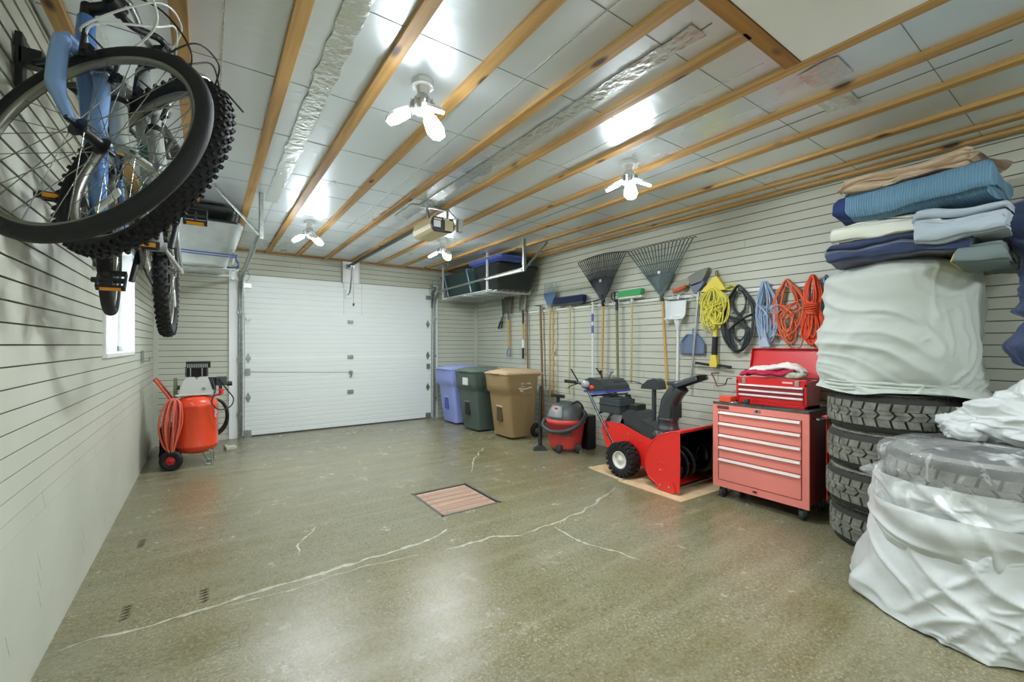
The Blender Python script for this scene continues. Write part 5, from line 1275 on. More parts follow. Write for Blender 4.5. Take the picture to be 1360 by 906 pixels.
    b = B(); b.cbox((0.005, -.06, -.04), (.03, .02, .05)); b.cbox((0.015, -.052, -.09), (.02, .012, .09)); b.cyl((.02, -.056, -.12), (.02, -.044, -.12), .018); b.cyl((.015, -.056, -.06), (.015, -.044, -.06), .018); obj('derailleur', b, STEEL, root, bevel=0.002)
    for s, a in ((-1, crank), (1, crank+pi)):
        e = BB+Vector((0.17*cos(a), 0.075*s, 0.17*sin(a)))
        b = B(); b.tube([BB+Vector((0, .05*s, 0)), e], [0.013, 0.010], n=8, flat=0.7); ck = obj('crank_arm', b, BLACK if suspension else STEEL, root)
        MM = Matrix.Translation(e+Vector((0, 0.06*s, 0))) @ Matrix.Rotation(pedal_spin, 4, 'Y')
        b = B(MM); b.box(-0.042, 0.042, -0.045, -0.038, -0.012, 0.012); b.box(-0.042, 0.042, 0.038, 0.045, -0.012, 0.012); b.box(-0.045, -0.036, -0.045, 0.045, -0.013, 0.013); b.box(0.036, 0.045, -0.045, 0.045, -0.013, 0.013); b.cyl((0, -0.06, 0), (0, 0.045, 0), 0.011); b.box(-0.04, 0.04, -0.005, 0.005, -0.008, 0.008)
        pd = obj('pedal', b, BLACK, ck, bevel=0.002) if False else obj('pedal', b, BLACK, root, bevel=0.002)
        b = B(MM)
        for q in (-1, 1):
            b = B(MM); b.box(min(0.0455*q, 0.048*q), max(0.0455*q, 0.048*q), -0.032, 0.032, -0.008, 0.008)
            obj('amber_reflector', b, mat('amber', 'f09a1c', 0.3, coat=0.4), pd)
    return root, M, seat_c, htop, crown, axis
rb1 = bike('light blue framed bicycle with smooth thin tyres hanging nearest the left wall', (0.205, 2.69, 1.765), (0.309, 1.624, 1.87), 51, '4a78b4', False, 0.021, '7fa3d4', None, cables=CABLEW, crank=2.44, bar_rise=0.05, pedal_spin=0.2)
rb2 = bike('grey mountain bicycle with knobby tyres hanging on the room side of the blue one', (0.40, 2.83, 1.675), (0.403, 1.778, 1.874), 43, '8d9390', True, 0.021, '9b9f98', mat('decal_green', '2c5c48', 0.3), barcol=STEEL, suspension=True, crank=-1.45, bar_rise=0.06, pedal_spin=1.1, R=0.332)
# wall rack that carries both top tubes
def tt(rbx, t):
    root, M, sc, ht, crn, ax = rbx; a = sc-Vector((0, 0, .03)); c = ht-ax*0.03; return M @ (a.lerp(c, t))
root = thing('bicycle_rack', 'black steel arms on the left wall carrying the two bicycles', 'rack', (0, 2.25, 2.3))
BRK = mat('rack_grey', '3c4440', 0.5, 0.4)
b = B(); b.cbox((0.022, 2.28, 2.31), (0.02, 0.05, 0.20)); b.cbox((0.05, 2.28, 2.33), (0.06, 0.05, 0.06)); obj('wall_plate', b, BLACK, root, bevel=0.003)
for t, zz in ((0.45, 2.34), (0.85, 2.32)):
    p1, p2 = tt(rb1, t), tt(rb2, t); p1 = p1-Vector((0, 0, 0.031)); p2 = p2-Vector((0, 0, 0.031))
    b = B(); b.tube([(0.05, 2.28, zz), p1+Vector((-.02, 0, 0)), p1+Vector((.03, 0, 0)), p2+Vector((-.03, 0, 0)), p2+Vector((0.04, 0, 0)), p2+Vector((0.055, 0, 0.03))], 0.010, n=8)
    obj('arm', b, BRK, root)
b = B(); b.tube([(0.03, 2.28, 2.23), tt(rb1, 0.65)-Vector((0.03, 0, 0.05))], 0.009, n=8); obj('brace', b, BRK, root)
b = B(); b.box(0.012, 0.03, 5.85, 5.9, 1.11, 1.24); b.tube([(0.02, 5.875, 1.13), (0.07, 5.875, 1.13), (0.075, 5.875, 1.17)], 0.006, n=6)
single('wall_hook', b, GALV, 'small empty grey hook on the left wall past the window', 'hook', (0.02, 5.875, 1.15))

# ================================================================== DOOR OPENER
root = thing('door_opener', 'beige garage door opener motor with rail hung from the ceiling', 'door opener', (2.38, 4.0, 2.4))
BEI = mat('opener_beige', 'd8cb9a', 0.4); OX = 2.385
b = B(); b.prism([(OX-0.115, 2.39), (OX-0.125, 2.43), (OX-0.105, 2.50), (OX+0.105, 2.50), (OX+0.125, 2.43), (OX+0.115, 2.39), (OX+0.09, 2.365), (OX-0.09, 2.365)], 3.74, 4.16, 'y'); obj('housing', b, BEI, root, bevel=0.012, seg=3)
b = B(); b.prism([(OX-0.11, 2.385), (OX-0.12, 2.43), (OX-0.10, 2.495), (OX+0.10, 2.495), (OX+0.12, 2.43), (OX+0.11, 2.385), (OX+0.085, 2.362), (OX-0.085, 2.362)], 3.715, 3.742, 'y'); pnl = obj('end_panel', b, BLACK, root, bevel=0.003)
b = B(); b.box(OX-0.10, OX-0.03, 3.711, 3.716, 2.40, 2.46); obj('sticker', b, WHITE, pnl)
b = B(); b.box(OX+0.01, OX+0.10, 3.705, 3.716, 2.375, 2.475); obj('light_cover', b, mat('cover_olive', 'b5ad82', 0.4), pnl, bevel=0.004)
b = B(); b.box(OX-0.095, OX-0.02, 3.712, 3.716, 2.468, 2.482); b.box(OX+.0, OX+0.06, 3.712, 3.716, 2.478, 2.49); obj('label_strip', b, mat('label_cream', 'e0d6c4', 0.5), pnl)
b = B(); b.box(OX-0.016, OX+0.016, 4.1, D-0.06, 2.515, 2.55); obj('rail', b, mat('rail_dark', '3a3c38', 0.4, 0.5), root, bevel=0.002)
b = B()
for s in (-1, 1):
    b.tube([(OX+0.10*s, 3.85, 2.49), (OX+0.11*s, 3.85, 2.58), (OX+0.10*s, 3.85, ZC-0.001)], 0.012, n=4)
b.box(OX-0.13, OX+0.13, 3.84, 3.86, ZC-0.03, ZC-0.001); b.tube([(OX-0.1, 3.86, 2.60), (OX-0.02, 3.95, 2.51)], .01, n=4)
obj('hanger', b, GALV, root)
b = B(); b.tube(cr([(OX+0.10, 3.74, 2.50), (OX+0.17, 3.72, 2.51), (OX+0.20, 3.73, 2.44), (OX+0.18, 3.74, 2.38)], 6), 0.006, n=8); b.cbox((OX+0.185, 3.74, 2.45), (0.05, 0.05, 0.12)); b.tube(cr([(OX+.18, 3.74, 2.5), (OX+.15, 3.8, 2.56), (OX+.12, 3.85, 2.62)], 5), .006, n=6)
obj('power_cord', b, mat('cord_grey', '9da3a0', 0.4), root, bevel=0.003)
b = B(); b.cbox((OX+0.04, D-0.06, 2.53), (0.14, 0.05, 0.07)); obj('header_bracket', b, GALV, root, bevel=0.003)
b = B(); b.cbox((OX, 6.9, 2.505), (0.05, 0.09, 0.03)); b.tube(cr([(OX, 6.88, 2.49), (OX, 6.92, 2.3), (OX, 7.0, 2.13), (OX+.0, D-0.035, 2.09)], 6), 0.012, n=4); obj('door_arm', b, GALV, root)
b = B(); b.tube([(OX+0.02, 6.9, 2.49), (OX+0.03, 6.9, 1.93)], 0.002, n=5); b.cyl((OX+0.03, 6.9, 1.90), (OX+0.03, 6.9, 1.94), 0.014); obj('release_cord', b, mat('cord_red', '7a2020', 0.5), root)

# ================================================================== OVERHEAD RACKS AND TOTES
def tote(name, label, x0, x1, y0, y1, z0, z1, m, ml, lid=True, taper=0.06, group=None, r=0.06, step=0.008):
    root = thing(name, label, 'storage tote', ((x0+x1)/2, (y0+y1)/2, z0), group)
    def sec(z, o=0.0, r=r):
        t = (z-z0)/(z1-z0); k = taper*(1-t)-o; pts = []
        for cx_, cy_, a0 in ((x1-k-r, y1-k-r, 0), (x0+k+r, y1-k-r, 90), (x0+k+r, y0+k+r, 180), (x1-k-r, y0+k+r, 270)):
            for q in range(6): a = rad(a0+18*q); pts.append((cx_+r*cos(a), cy_+r*sin(a), z))
        return pts
    zs = [z0, z0+0.015, z0+(z1-z0)*0.4, z0+(z1-z0)*0.42, z1-0.05, z1-0.045, z1-0.02]; offs = [-0.025, 0, 0, step, step, step+0.01, step+0.01]
    b = B(); rows = []
    for z, o in zip(zs, offs): rows += sec(z, o)
    n = 24; b.add(rows, [(j*n+i, j*n+(i+1) % n, (j+1)*n+(i+1) % n, (j+1)*n+i) for j in range(len(zs)-1) for i in range(n)], True); b.add(sec(zs[0], offs[0]), [tuple(reversed(range(n)))], False)
    obj('tub', b, m, root)
    if lid:
        b = B(); rows = sec(z1-0.02, 0.028)+sec(z1, 0.028)+sec(z1+0.008, 0.015); b.add(rows, [(j*n+i, j*n+(i+1) % n, (j+1)*n+(i+1) % n, (j+1)*n+i) for j in range(2) for i in range(n)], False); b.add(sec(z1+0.008, 0.015), [tuple(range(n))], False); b.add(sec(z1-.02, 0.028), [tuple(reversed(range(n)))], False)
        obj('lid', b, ml, root)
    return root
TB = mat('tote_green', '26403c', 0.4); TK = mat('tote_black', '1b2220', 0.4)
root = thing('overhead_rack', 'white wire ceiling rack in the back right corner under the dark totes', 'rack', (4.2, 5.5, 2.1))
WR = mat('rack_white', 'd9ddd8', 0.4, 0.2)
for x in (3.93, 4.03, 4.13, 4.23, 4.33, 4.43, 4.53, 4.63):
    b = B(); b.box(x-0.012, x+0.012, 5.33, 6.9, 2.095, 2.105); obj('slat', b, WR, root)
for y in (5.4, 6.1, 6.8):
    b = B(); b.box(3.90, 4.70, y-0.012, y+0.012, 2.075, 2.095); obj('cross_bar', b, WR, root)
for x in (3.91, 4.69):
    for y in (5.4, 6.86):
        b = B(); b.box(x-0.012, x+0.012, y-0.012, y+0.012, 2.075, ZC); obj('upright', b, WR, root)
tote('storage_tote', 'black plastic tote lying at the near end of the overhead rack', 3.95, 4.66, 5.17, 5.82, 2.108, 2.47, TK, TK, group=None)
tote('storage_tote', 'dark green tote at the door end of the overhead rack', 3.95, 4.66, 5.87, 7.0, 2.108, 2.48, TB, TB)
tote('storage_tote', 'low blue plastic tote lying on top of the dark totes in the right overhead rack', 3.92, 4.36, 5.05, 5.95, 2.49, 2.565, mat('tote_blue', '3c4f96', 0.35), mat('lid_blue', '4a62b4', 0.3), taper=0.02)
for y in (6.0, 6.78):
    b = B(); b.tube([(3.925, y-0.1, 2.12), (3.925, y+0.06, 2.50), (4.0, y+0.06, 2.505)], 0.012, n=4)
    single('tote_strap', b, mat('strap_blue', '9db4d0', 0.5), 'pale blue strap round the dark green tote, the %s one' % ('nearer' if y < 6.5 else 'farther'), 'strap', (3.93, y, 2.12))
# left: rack with a clear tote tied with a blue cord
root = thing('overhead_rack', 'steel angle ceiling rack in the back left corner under the clear tote', 'rack', (0.4, 5.7, 2.05))
for y in (5.2, 5.7):
    b = B(); b.box(0.02, 0.80, y-0.015, y+0.015, 2.05, 2.062); obj('cross_bar', b, GALV, root)
for x, y in ((0.01, 5.2), (0.01, 5.7), (0.80, 5.95)):
    b = B(); b.box(x, x+0.02, y-0.012, y+0.012, 2.05, ZC); obj('upright', b, GALV, root)
CLR = mat('clear_plastic', 'c3cac6', 0.22, col2='aab2ae', nscale=4, coat=0.4, alpha=0.86)
tote('storage_tote', 'large cloudy clear plastic tote on the back left ceiling rack', 0.10, 0.82, 4.9, 5.85, 2.066, 2.46, CLR, mat('lid_dark', '15191a', 0.4), taper=0.10, r=0.11, step=0.03)
tote('storage_tote', 'flat black tote lying on top of the clear one under the left ceiling', 0.06, 0.78, 4.95, 5.85, 2.475, 2.60, TK, TK, taper=0.02)
b = B(); zc = 2.17
pts = [(0.145, 4.945, zc), (0.45, 4.925, zc-0.01), (0.76, 4.94, zc-0.012), (0.80, 5.0, zc), (0.81, 5.4, zc+0.05), (0.80, 5.84, zc), (0.13, 5.85, zc), (0.12, 5.4, zc)]
b.tube(cr(pts, 5, closed=True), 0.006, n=6, closed=True); b.tube([(p[0], p[1]-0.003, p[2]-0.022) for p in cr(pts, 5, closed=True)], 0.005, n=6, closed=True)
single('tie_cord', b, mat('cord_blue', '2b4f96', 0.5), 'blue cord tied round the clear plastic tote', 'cord', (0.45, 5.4, 2.17))

# ================================================================== TOOLS ON THE RIGHT WALL
RX = W-0.014
b = B(); b.box(RX-0.012, RX, 0.95, 6.25, 1.795, 1.825)
RAIL = mat('rail_white', 'dcdfd8', 0.45)
root = thing('tool_rail', 'long white hook rail along the right wall holding the tools and cords', 'rail', (RX, 3.6, 1.81))
obj('rail_bar', b, RAIL, root, bevel=0.002)
for y in (5.98, 5.88, 5.59, 5.49, 5.15, 4.94, 4.84, 4.5, 4.42, 4.07, 3.99, 3.88, 3.80, 3.67, 3.57, 3.43, 3.35, 3.01, 2.93, 2.82, 2.74, 2.60, 2.50, 2.36, 2.13, 1.88, 1.71, 1.51, 1.43, 1.38):
    b = B(); b.tube([(RX-0.012, y, 1.805), (RX-0.075, y, 1.805), (RX-0.08, y, 1.83)], 0.005, n=6); obj('hook', b, RAIL, root)
def pole(b, y0, z0, y1, z1, r, x=RX-0.055, r1=None): b.cyl((x, y0, z0), (x, y1, z1), r, r1 or r, n=12)
X = RX-0.055
def tool(name, label, cat, y, z): return thing(name, label, cat, (X, y, z))
# shears
root = tool('hedge_shears', 'black handled garden shears, the leftmost tool on the right wall', 'shears', 6.14, 1.7)
b = B(); b.prism([(6.10, 1.80), (6.13, 1.78), (6.17, 2.12), (6.12, 2.14)], X-0.004, X+0.004, 'x'); obj('blade', b, mat('blade_dark', '4b4d45', 0.5, 0.5), root, bevel=0.001)
for ya, yb in ((6.13, 6.26), (6.12, 6.17)):
    b = B(); b.cyl((X, ya, 1.80), (X, (ya+yb)/2, 1.70), 0.010, n=8); b.m = 1; b.cyl((X, (ya+yb)/2, 1.70), (X, yb, 1.58), 0.016, n=10); obj('handle', b, [mat('metal_brown', '6b6458', 0.5, .5), BLACK], root)
SPD = mat('spade_steel', '75756a', 0.45, 0.6, col2='5a5a50', nscale=10)
def blade(y, w, z0, z1, pointed, xo=0):
    def f(u, v):
        t = u*2-1; zz = z0+(z1-z0)*v
        ww = w/2*(0.86+0.14*v) * (1 if not pointed else (1 if v < 0.55 else math.sqrt(max(0, 1-((v-0.55)/0.45)**2))+0.02))
        return (X+xo-0.02-0.022*(1-t*t)+0.03*v**2, y+t*ww, zz)
    b = B(); b.grid(f, 14, 18); return b
root = tool('flat_shovel', 'square bladed shovel with a blue grey D handle above the bins', 'shovel', 5.97, 1.5)
obj('blade', blade(5.98, 0.24, 1.83, 2.13, False), SPD, root, solid=0.004)
b = B(); pole(b, 5.97, 1.92, 5.96, 1.70, 0.016); obj('socket', b, SPD, root)
b = B(); pole(b, 5.96, 1.72, 5.95, 1.24, 0.016); obj('shaft', b, HANDLE, root)
b = B(); b.tube([(X, 5.95, 1.25), (X, 5.99, 1.20), (X, 6.0, 1.11), (X, 5.90, 1.11), (X, 5.91, 1.20)], 0.011, n=8, closed=True); obj('d_handle', b, mat('dhandle_blue', '66789c', 0.4), root)
root = tool('garden_spade', 'pointed spade with silver edge and black grip right of the square shovel', 'spade', 5.55, 1.5)
obj('blade', blade(5.55, 0.19, 1.84, 2.14, True), mat('spade_light', '8d8d82', 0.35, 0.7), root, solid=0.004)
b = B(); pole(b, 5.55, 1.90, 5.55, 1.62, 0.016); obj('socket', b, BLACK, root)
b = B(); pole(b, 5.55, 1.64, 5.55, 1.38, 0.016); obj('shaft', b, HANDLE, root)
b = B(); pole(b, 5.55, 1.38, 5.55, 1.24, 0.015); obj('lower_shaft', b, WHITE, root)
b = B(); pole(b, 5.55, 1.25, 5.55, 1.08, 0.018); obj('grip', b, BLACK, root, bevel=0.004)
root = tool('long_pole', 'thin brown wooden pole hanging behind the pointed spade', 'pole', 5.47, 1.3)
b = B(); b.cyl((X+0.02, 5.47, 1.84), (X+0.02, 5.45, 0.92), 0.012, n=10); obj('shaft', b, HANDLE2, root)
root = tool('hoe', 'long brown handled hoe reaching the floor, head up on the rail', 'hoe', 5.1, 0.6)
b = B(); pole(b, 5.11, 1.84, 5.04, 0.10, 0.017); obj('handle', b, HANDLE2, root)
b = B(); b.cyl((X, 5.11, 1.84), (X, 5.115, 1.88), 0.013); b.cbox((X-0.03, 5.115, 1.885), (0.09, 0.10, 0.008)); obj('head', b, SPD, root, bevel=0.002)
BLF = mat('fork_blue', '4e6a86', 0.4)
root = tool('scoop_fork', 'blue grey plastic headed fork with a thin comb of teeth left of the blue broom', 'fork', 4.9, 1.3)
b = B(); b.prism([(4.87, 1.84), (4.91, 1.84), (5.02, 2.02), (5.01, 2.06), (4.74, 2.06), (4.75, 2.02)], X-0.012, X-0.004, 'x'); obj('head', b, BLF, root, bevel=0.003)
for k in range(11):
    b = B(); y = 4.755+0.0245*k; b.tube([(X-0.008, y, 2.05), (X-0.012, y-0.01, 2.14), (X-0.03, y-0.015, 2.19)], 0.0045, n=5); obj('tine', b, mat('tine_grey', '8fa0a2', 0.4), root)
b = B(); pole(b, 4.89, 1.88, 4.89, 0.55, 0.014); obj('handle', b, HANDLE, root)
root = tool('twisted_stick', 'knobbly twisted wooden stick hanging beside the blue fork handle', 'stick', 4.80, 1.3)
b = B(); P = [(X+0.012*sin(k*0.9), 4.80+0.008*cos(k*0.9), 1.84-0.022*k) for k in range(64)]; b.tube(P, [0.010+0.003*sin(k*1.7) for k in range(64)], n=8); obj('shaft', b, HANDLE, root)
root = tool('push_broom', 'push broom with dark navy bristles and pale handle', 'broom', 4.46, 1.3)
b = B(); b.cbox((X-0.01, 4.46, 1.865), (0.06, 0.58, 0.03)); obj('block', b, DGREY, root, bevel=0.006)
b = B(); b.prism([(4.75, 1.88), (4.17, 1.88), (4.16, 1.965), (4.76, 1.965)], X-0.045, X+0.025, 'x'); obj('bristles', b, mat('navy_bristle', '1c2746', 0.9, bump=0.8, bscale=120), root, bevel=0.008)
b = B(); pole(b, 4.46, 1.86, 4.47, 0.62, 0.011); obj('handle', b, HANDLE3, root)
root = tool('floor_squeegee', 'black squeegee bar on a white pole with two purple blue grips', 'squeegee', 4.03, 1.3)
b = B(); b.tube([(X, 4.24, 1.845), (X, 4.03, 1.862), (X, 3.86, 1.885)], 0.010, n=8); obj('blade', b, BLACK, root)
b = B(); pole(b, 4.03, 1.86, 4.03, 0.80, 0.012); pl_ = obj('pole', b, WHITE, root)
for z in (1.70, 1.55):
    b = B(); pole(b, 4.03, z, 4.03, z-0.10, 0.017); obj('pole_grip', b, mat('grip_purple', '6068b4', 0.4), pl_, bevel=0.003)
def rake(label, y, z, zt, yl, yr, n, m, mh, hy, hz, fan, wide):
    root = tool('leaf_rake', label, 'rake', y, 1.3)
    zc, = (z,)
    b = B(); web = fan
    def f(u, v):
        a = yl+(yr-yl)*u; yy = y+(a-y)*web*v**0.9; zz = z+0.02+(zt-z)*web*v*(0.96-0.04*abs(2*u-1)); return (X-0.015-0.03*v+0.004*cos(u*n*2*pi), yy, zz)
    b.grid(f, n*4+1, 8); b.cyl((X, y, z-0.06), (X-0.008, y, z+0.08), 0.020, 0.026, n=12); obj('fan_web', b, m, root, solid=0.004)
    for k in range(n):
        u = k/(n-1); a = yl+(yr-yl)*u; top = zt - wide*(abs(2*u-1))**2
        b = B(); b.tube([(X-0.014, y+(a-y)*0.06, z+0.02), (X-0.045, y+(a-y)*0.55, z+(top-z)*0.55), (X-0.06, a, top), (X-0.035, a-0.004, top+0.015), (X-0.01, a-0.006, top+0.008)], [0.0075, 0.0065, 0.0058, 0.0055, 0.004], n=6); obj('tine', b, m, root)
    b = B(); b.tube([(X-0.047, y+(yl+(yr-yl)*u-y)*0.64, z+(zt-wide*abs(2*u-1)**2-z)*0.64) for u in [i/20 for i in range(21)]], 0.005, n=6); obj('brace', b, m, root)
    b = B(); pole(b, y, z+0.02, hy, hz, 0.0145); obj('handle', b, mh, root)
    b = B(); b.cbox((X-0.045, y+0.012*(1 if yl > yr else 1), z+(zt-z)*0.45), (0.004, 0.03, 0.035)); obj('price_tag', b, WHITE, root)
rake('black fan leaf rake hanging left of the green brush', 3.84, 1.85, 2.43, 4.24, 3.43, 24, mat('rake_black', '1d242a', 0.4), HANDLE, 3.87, 0.80, 0.48, 0.04)
rake('larger grey green fan leaf rake, the widest on the right wall', 2.97, 1.84, 2.40, 3.40, 2.56, 19, mat('rake_green', '4c5d5c', 0.35), HANDLE, 2.90, 0.72, 0.42, 0.01)
root = tool('garden_claw', 'black twist claw cultivator with an olive pole', 'cultivator', 3.62, 1.3)
b = B(); b.cyl((X, 3.62, 1.72), (X, 3.62, 1.84), 0.018)
for k in range(7):
    a = 2*pi*k/7; b.tube(cr([(X-0.02, 3.62, 1.83), (X-0.02+0.035*sin(a), 3.62+0.06*cos(a), 1.87), (X-0.02+0.03*sin(a), 3.62+0.07*cos(a), 1.92), (X-0.02, 3.62+0.03*cos(a+.6), 1.945)], 5), 0.008, n=6)
obj('head', b, BLACK, root)
b = B(); pole(b, 3.62, 1.73, 3.60, 0.75, 0.016); obj('pole', b, mat('olive_pole', '7c7a4c', 0.45), root)
root = tool('car_brush', 'wide wash brush with bright green bristles on a pale pole', 'brush', 3.39, 1.3)
b = B(); b.cbox((X-0.01, 3.40, 1.86), (0.06, 0.36, 0.03)); b.cyl((X, 3.39, 1.80), (X, 3.39, 1.86), .016); obj('block', b, mat('brush_white', 'c9d3c4', 0.5), root, bevel=0.01)
b = B(); b.prism([(3.56, 1.87), (3.24, 1.88), (3.22, 1.95), (3.58, 1.94)], X-0.045, X+0.02, 'x'); obj('bristles', b, mat('green_bristle', '4aa866', 0.9, bump=0.9, bscale=90), root, bevel=0.012)
b = B(); pole(b, 3.39, 1.81, 3.40, 0.85, 0.011); obj('pole', b, HANDLE3, root)
def pan(y, z0, z1, w, m, root, nm='pan'):
    b = B()
    def f(u, v):
        t = 2*u-1; lift = 0.05*max(0, abs(t)-0.8)/0.2; return (X-0.012-lift-0.045*max(0, 1-v*5)-0.0*v, y+t*w/2*(1-0.12*(1-v)), z0+(z1-z0)*v)
    b.grid(f, 21, 14); return obj(nm, b, m, root, solid=0.004)
root = tool('long_dustpan', 'white long handled dustpan hanging right of the green fan rake', 'dustpan', 2.77, 1.3)
PW = mat('pan_white', 'd6dad8', 0.4)
pan(2.765, 1.57, 1.775, 0.25, PW, root)
b = B(); b.cbox((X-.02, 2.765, 1.778), (0.012, 0.255, 0.01)); obj('lip', b, DGREY, root)
b = B(); b.cyl((X-0.01, 2.77, 1.60), (X-0.01, 2.775, 1.46), 0.05, 0.016, n=14); pole(b, 2.775, 1.50, 2.785, 0.90, 0.014); b.cyl((X-.02, 2.76, 1.78), (X-.02, 2.755, 1.83), .014); obj('handle', b, PW, root)
root = tool('hand_brush', 'hand brush with orange red block and grey bristles above the white dustpan', 'brush', 2.75, 1.9)
b = B(); b.tube([(X-0.03, 2.81, 1.865), (X-0.03, 2.74, 1.88), (X-0.03, 2.66, 1.91)], [0.018, 0.024, 0.016], n=10); obj('block', b, mat('brush_orange', 'c0502c', 0.45), root)
b = B(); b.prism([(2.80, 1.88), (2.64, 1.92), (2.60, 2.0), (2.74, 1.98), (2.86, 1.93)], X-0.02, X+0.01, 'x'); obj('bristles', b, mat('grey_bristle', '9b9c88', 0.9, bump=0.8, bscale=100), root, bevel=0.006)
root = tool('angle_broom', 'angled broom with grey bristles, blue grey cap and a slanting silver pole', 'broom', 2.55, 1.3)
b = B(); b.prism([(2.60, 1.90), (2.49, 1.925), (2.43, 2.03), (2.41, 2.07), (2.52, 2.055), (2.64, 2.0)], X-0.035, X+0.015, 'x'); obj('bristles', b, mat('broom_grey', '7e8078', 0.9, bump=0.9, bscale=110), root, bevel=0.008)
b = B(); b.prism([(2.545, 1.84), (2.52, 1.85), (2.46, 1.92), (2.47, 1.945), (2.62, 1.91), (2.60, 1.88)], X-0.035, X+0.012, 'x'); obj('cap', b, mat('cap_blue', '5a6880', 0.4), root, bevel=0.008)
b = B(); pole(b, 2.535, 1.87, 2.63, 0.84, 0.011); obj('pole', b, mat('silver_pole', 'b8bcc0', 0.3, 0.7), root)
root = tool('dustpan', 'slate blue dustpan hanging behind the angled broom pole', 'dustpan', 2.60, 1.3)
b = B()
def f(u, v):
    t = 2*u-1; w = 0.27*(1 if v < .6 else 1-0.55*((v-.6)/.4)**1.5); return (X+0.028-0.03*max(0, abs(t)-0.82)/0.18, 2.61+t*w/2, 1.20+0.21*v)
b.grid(f, 21, 14); obj('pan', b, mat('pan_blue', '64738c', 0.4), root, solid=0.004)
b = B(); b.cyl((X+0.028, 2.61, 1.40), (X+0.028, 2.61, 1.47), 0.018, 0.013); obj('handle', b, MATS['pan_blue'], root)
# yellow reel stake with its rope
root = tool('hand_auger', 'yellow topped pole with black grips and a black T bar at its foot', 'tool', 2.37, 1.3)
YP = mat('tool_yellow', 'd8c648', 0.4)
b = B(); b.prism([(2.36, 1.97), (2.33, 1.97), (2.24, 1.83), (2.50, 1.83)], X-0.03, X+0.02, 'x'); obj('top_cone', b, YP, root, bevel=0.01)
b = B(); b.cyl((X, 2.345, 1.97), (X, 2.345, 2.03), 0.014); obj('top_knob', b, mat('olive_knob', '6b6a40', 0.5), root, bevel=.003)
b = B(); pole(b, 2.35, 1.84, 2.36, 1.37, 0.022); obj('pole', b, YP, root)
b = B(); pole(b, 2.36, 1.38, 2.37, 1.20, 0.028); obj('grip', b, BLACK, root, bevel=0.004)
b = B(); b.prism([(2.345, 1.20), (2.395, 1.20), (2.41, 1.10), (2.40, 1.08), (2.34, 1.08), (2.33, 1.10)], X-0.025, X+0.025, 'x'); obj('foot_block', b, YP, root, bevel=0.005)
b = B(); b.tube([(X, 2.57, 1.115), (X, 2.42, 1.10)], 0.013, n=10); b.tube([(X, 2.34, 1.10), (X, 2.20, 1.085)], 0.013, n=10); b.tube([(X, 2.42, 1.10), (X, 2.34, 1.10)], 0.008, n=8); obj('t_bar', b, BLACK, root)
# coils of cord
def coil(name, label, cat, m, y, zt, zb, w, n, r, sd, x=RX-0.055, tie=None, pear=0.25, spread=0.5, tails=0, fig8=False, mess=1.0):
    rr = random.Random(sd); pts = []
    N = 40; K = n+2
    ws = [1-spread*0.75*rr.random() for _ in range(K)]; hs = [1-0.22*rr.random()*mess for _ in range(K)]
    os_ = [rr.uniform(-.16, .16)*mess for _ in range(K)]; sk = [rr.uniform(-.22, .22)*mess for _ in range(K)]; xs = [rr.uniform(-0.022, 0.026) for _ in range(K)]
    ts = [1 if rr.random() > 0.25*mess else -0.55 for _ in range(K)]
    for i in range(n*N):
        t = i/N; k = int(t); f = t-k; f = f*f*(3-2*f)
        L = lambda a: a[k]*(1-f)+a[k+1]*f
        a = 2*pi*t
        hh = (zt-zb)/2*L(hs); top = zt-0.012*abs(L(os_))*6; zc = top-hh
        z = zc + hh*cos(a); frac = max(0, min(1, (top-z)/(2*hh)))
        s_ = sin(a)
        tw = ts[k] if frac > 0.45 else 1; tw = 1+(tw-1)*max(0, min(1, (frac-0.35)/0.3)) if ts[k] < 0 else 1
        px = s_*w/2*L(ws)*(1-pear+2*pear*frac)*(0.55+0.45*min(1, frac*3.2))*tw + w*L(os_)*frac + w*L(sk)*frac*frac
        if fig8: px = s_*w/2*(1.0 if frac < .5 else -1.0)*abs(cos(frac*pi))**0.6
        if tie:
            d = abs(z-tie[0]); px *= (tie[1] + (1-tie[1])*min(1, d/tie[2])**0.8)
        q = 0.012*mess
        pts.append((x + L(xs) + q*0.6*nz(t*3.1, sd, 9.0), y + px + q*nz(t*3.7, sd, 3.0) + q*0.5*nz(t*9, sd, 4.0), z + q*0.6*nz(t*4.1, sd, 6.0)))
    b = B(); b.tube(pts, r, n=7)
    if tie:
        for q in range(7):
            z = tie[0]+(q-3)*r*2.1; b.tube([(x+(0.034)*cos(a2), y+(w*0.5*tie[1]*1.0+0.012)*sin(a2), z+0.006*sin(a2+q)) for a2 in [2*pi*k2/18 for k2 in range(18)]], r, n=7, closed=True)
    for q in range(tails):
        b.tube(cr([(x-0.02, y+w*rr.uniform(-.4, .4), zb+0.3), (x-0.025, y+w*rr.uniform(-.5, .5), zb+0.1), (x-0.02, y+w*rr.uniform(-.5, .5), zb-rr.uniform(0.0, 0.12))], 8), r, n=7)
    o = single(name, b, m, label, cat, (x, y, zt)); return o
coil('rope_bundle', 'tangled yellow rope bundle hung over the yellow pole', 'rope', mat('rope_yellow', 'd3cb4e', 0.6), 2.36, 1.86, 1.42, 0.27, 20, 0.0055, 21, x=X-0.04, pear=-0.30, spread=1.1, mess=1.9)
coil('rope_end', 'short yellow rope knot on the rail between the yellow pole and the black cord', 'rope', MATS['rope_yellow'], 2.21, 1.885, 1.83, 0.12, 4, 0.006, 22)
coil('cable_coil', 'coiled black cable hanging in wide loops left of the pale blue cord', 'cable', mat('cable_black', '23282a', 0.45), 2.13, 1.86, 1.22, 0.34, 6, 0.008, 23, pear=0.1, spread=0.35, mess=0.5)
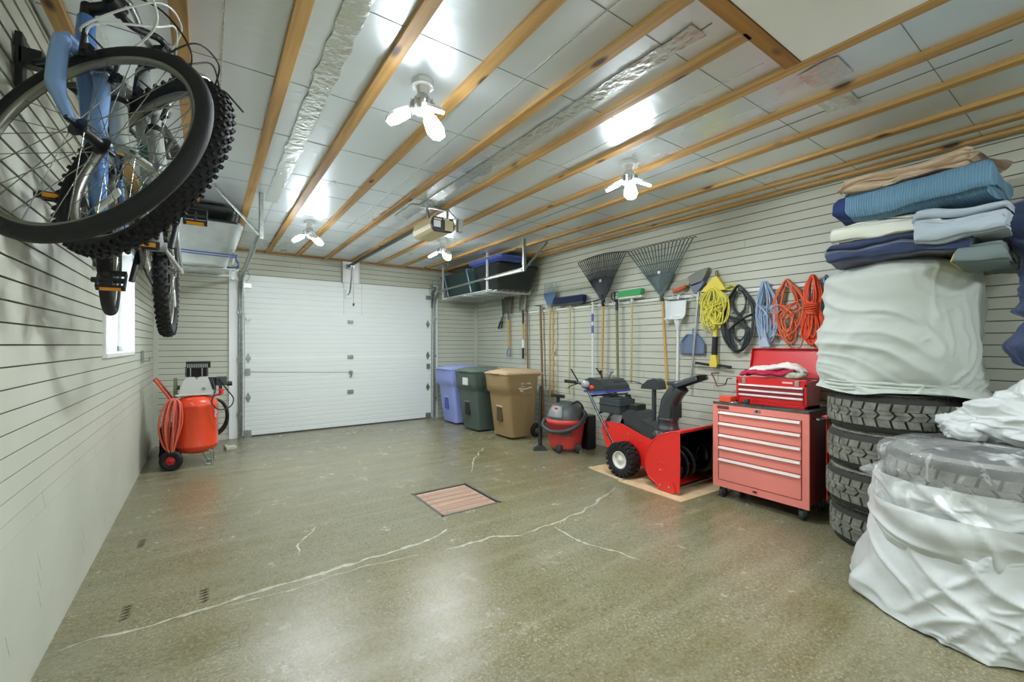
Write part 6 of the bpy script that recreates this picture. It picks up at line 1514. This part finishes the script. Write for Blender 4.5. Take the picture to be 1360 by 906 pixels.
coil('cable_coil', 'single crossing loop of black cable inside the wide black coil', 'cable', MATS['cable_black'], 2.13, 1.82, 1.30, 0.16, 2, 0.007, 24, pear=0.1, fig8=True, spread=.2)
coil('extension_cord', 'pale blue extension cord hanging in long narrow loops', 'cord', mat('cord_paleblue', '93a8c4', 0.5), 1.89, 1.87, 1.27, 0.20, 9, 0.0062, 25, pear=0.1, spread=0.9, tails=3, x=X-0.01, mess=1.3)
coil('extension_cord', 'orange extension cord looped loosely left of the tied orange one', 'cord', mat('cord_orange', 'd8663c', 0.45), 1.71, 1.87, 1.25, 0.27, 10, 0.006, 26, pear=0.05, spread=0.9, tails=0, mess=1.4)
coil('extension_cord', 'bright orange cord bundle tied round its middle', 'cord', mat('cord_red_orange', 'dc4a22', 0.45), 1.51, 1.88, 1.22, 0.23, 14, 0.007, 27, tie=(1.60, 0.30, 0.22), pear=0.15, spread=0.8, x=X-0.03, mess=1.2)
coil('extension_cord', 'dark blue cord looped behind the tied orange bundle', 'cord', mat('cord_darkblue', '3f6088', 0.45), 1.42, 1.86, 1.50, 0.12, 6, 0.007, 28, spread=0.5, tails=1, x=X+0.01)
coil('extension_cord', 'yellow cord hanging in a long loop just left of the grey cover', 'cord', mat('cord_yellow', 'dfd02e', 0.4), 1.385, 1.80, 1.12, 0.13, 5, 0.0085, 29, spread=0.9, pear=0.3)
b = B(); b.prism([(1.86, 1.36), (1.90, 1.36), (1.93, 1.28), (1.83, 1.28)], X-0.05, X-0.02, 'x'); b.cyl((X-.035, 1.88, 1.36), (X-.035, 1.88, 1.43), .012)
single('cord_plug', b, mat('plug_blue', 'a9b4c8', 0.5), 'pale grey triple outlet end of the blue extension cord', 'plug', (X, 1.88, 1.32), bevel=0.006)
# outlet, bent wire
b = B(); b.cbox((RX-0.004, 4.86, 1.20), (0.008, 0.075, 0.12)); b.m = 1
for z in (1.175, 1.225): b.cbox((RX-0.009, 4.86, z), (0.004, 0.03, 0.03))
single('wall_outlet', b, [mat('outlet_cream', 'c9cbb8', 0.4), mat('outlet_face', 'a9ab9a', 0.4)], 'small cream power outlet between the long tool handles', 'outlet', (RX, 4.86, 1.2), bevel=0.002)
b = B(); b.tube([(4.60, 2.36, 1.02), (4.60, 2.34, 0.99), (4.60, 2.30, 0.90), (4.60, 2.22, 0.92), (4.60, 2.20, 0.98), (4.60, 2.16, 0.985)], 0.006, n=6); b.tube([(RX, 2.36, 1.02), (4.60, 2.36, 1.02)], 0.006, n=6)
single('bent_wire_hook', b, mat('wire_maroon', '7c2030', 0.4), 'bent dark red wire hook on the wall left of the tool chest', 'hook', (4.6, 2.28, 0.95))
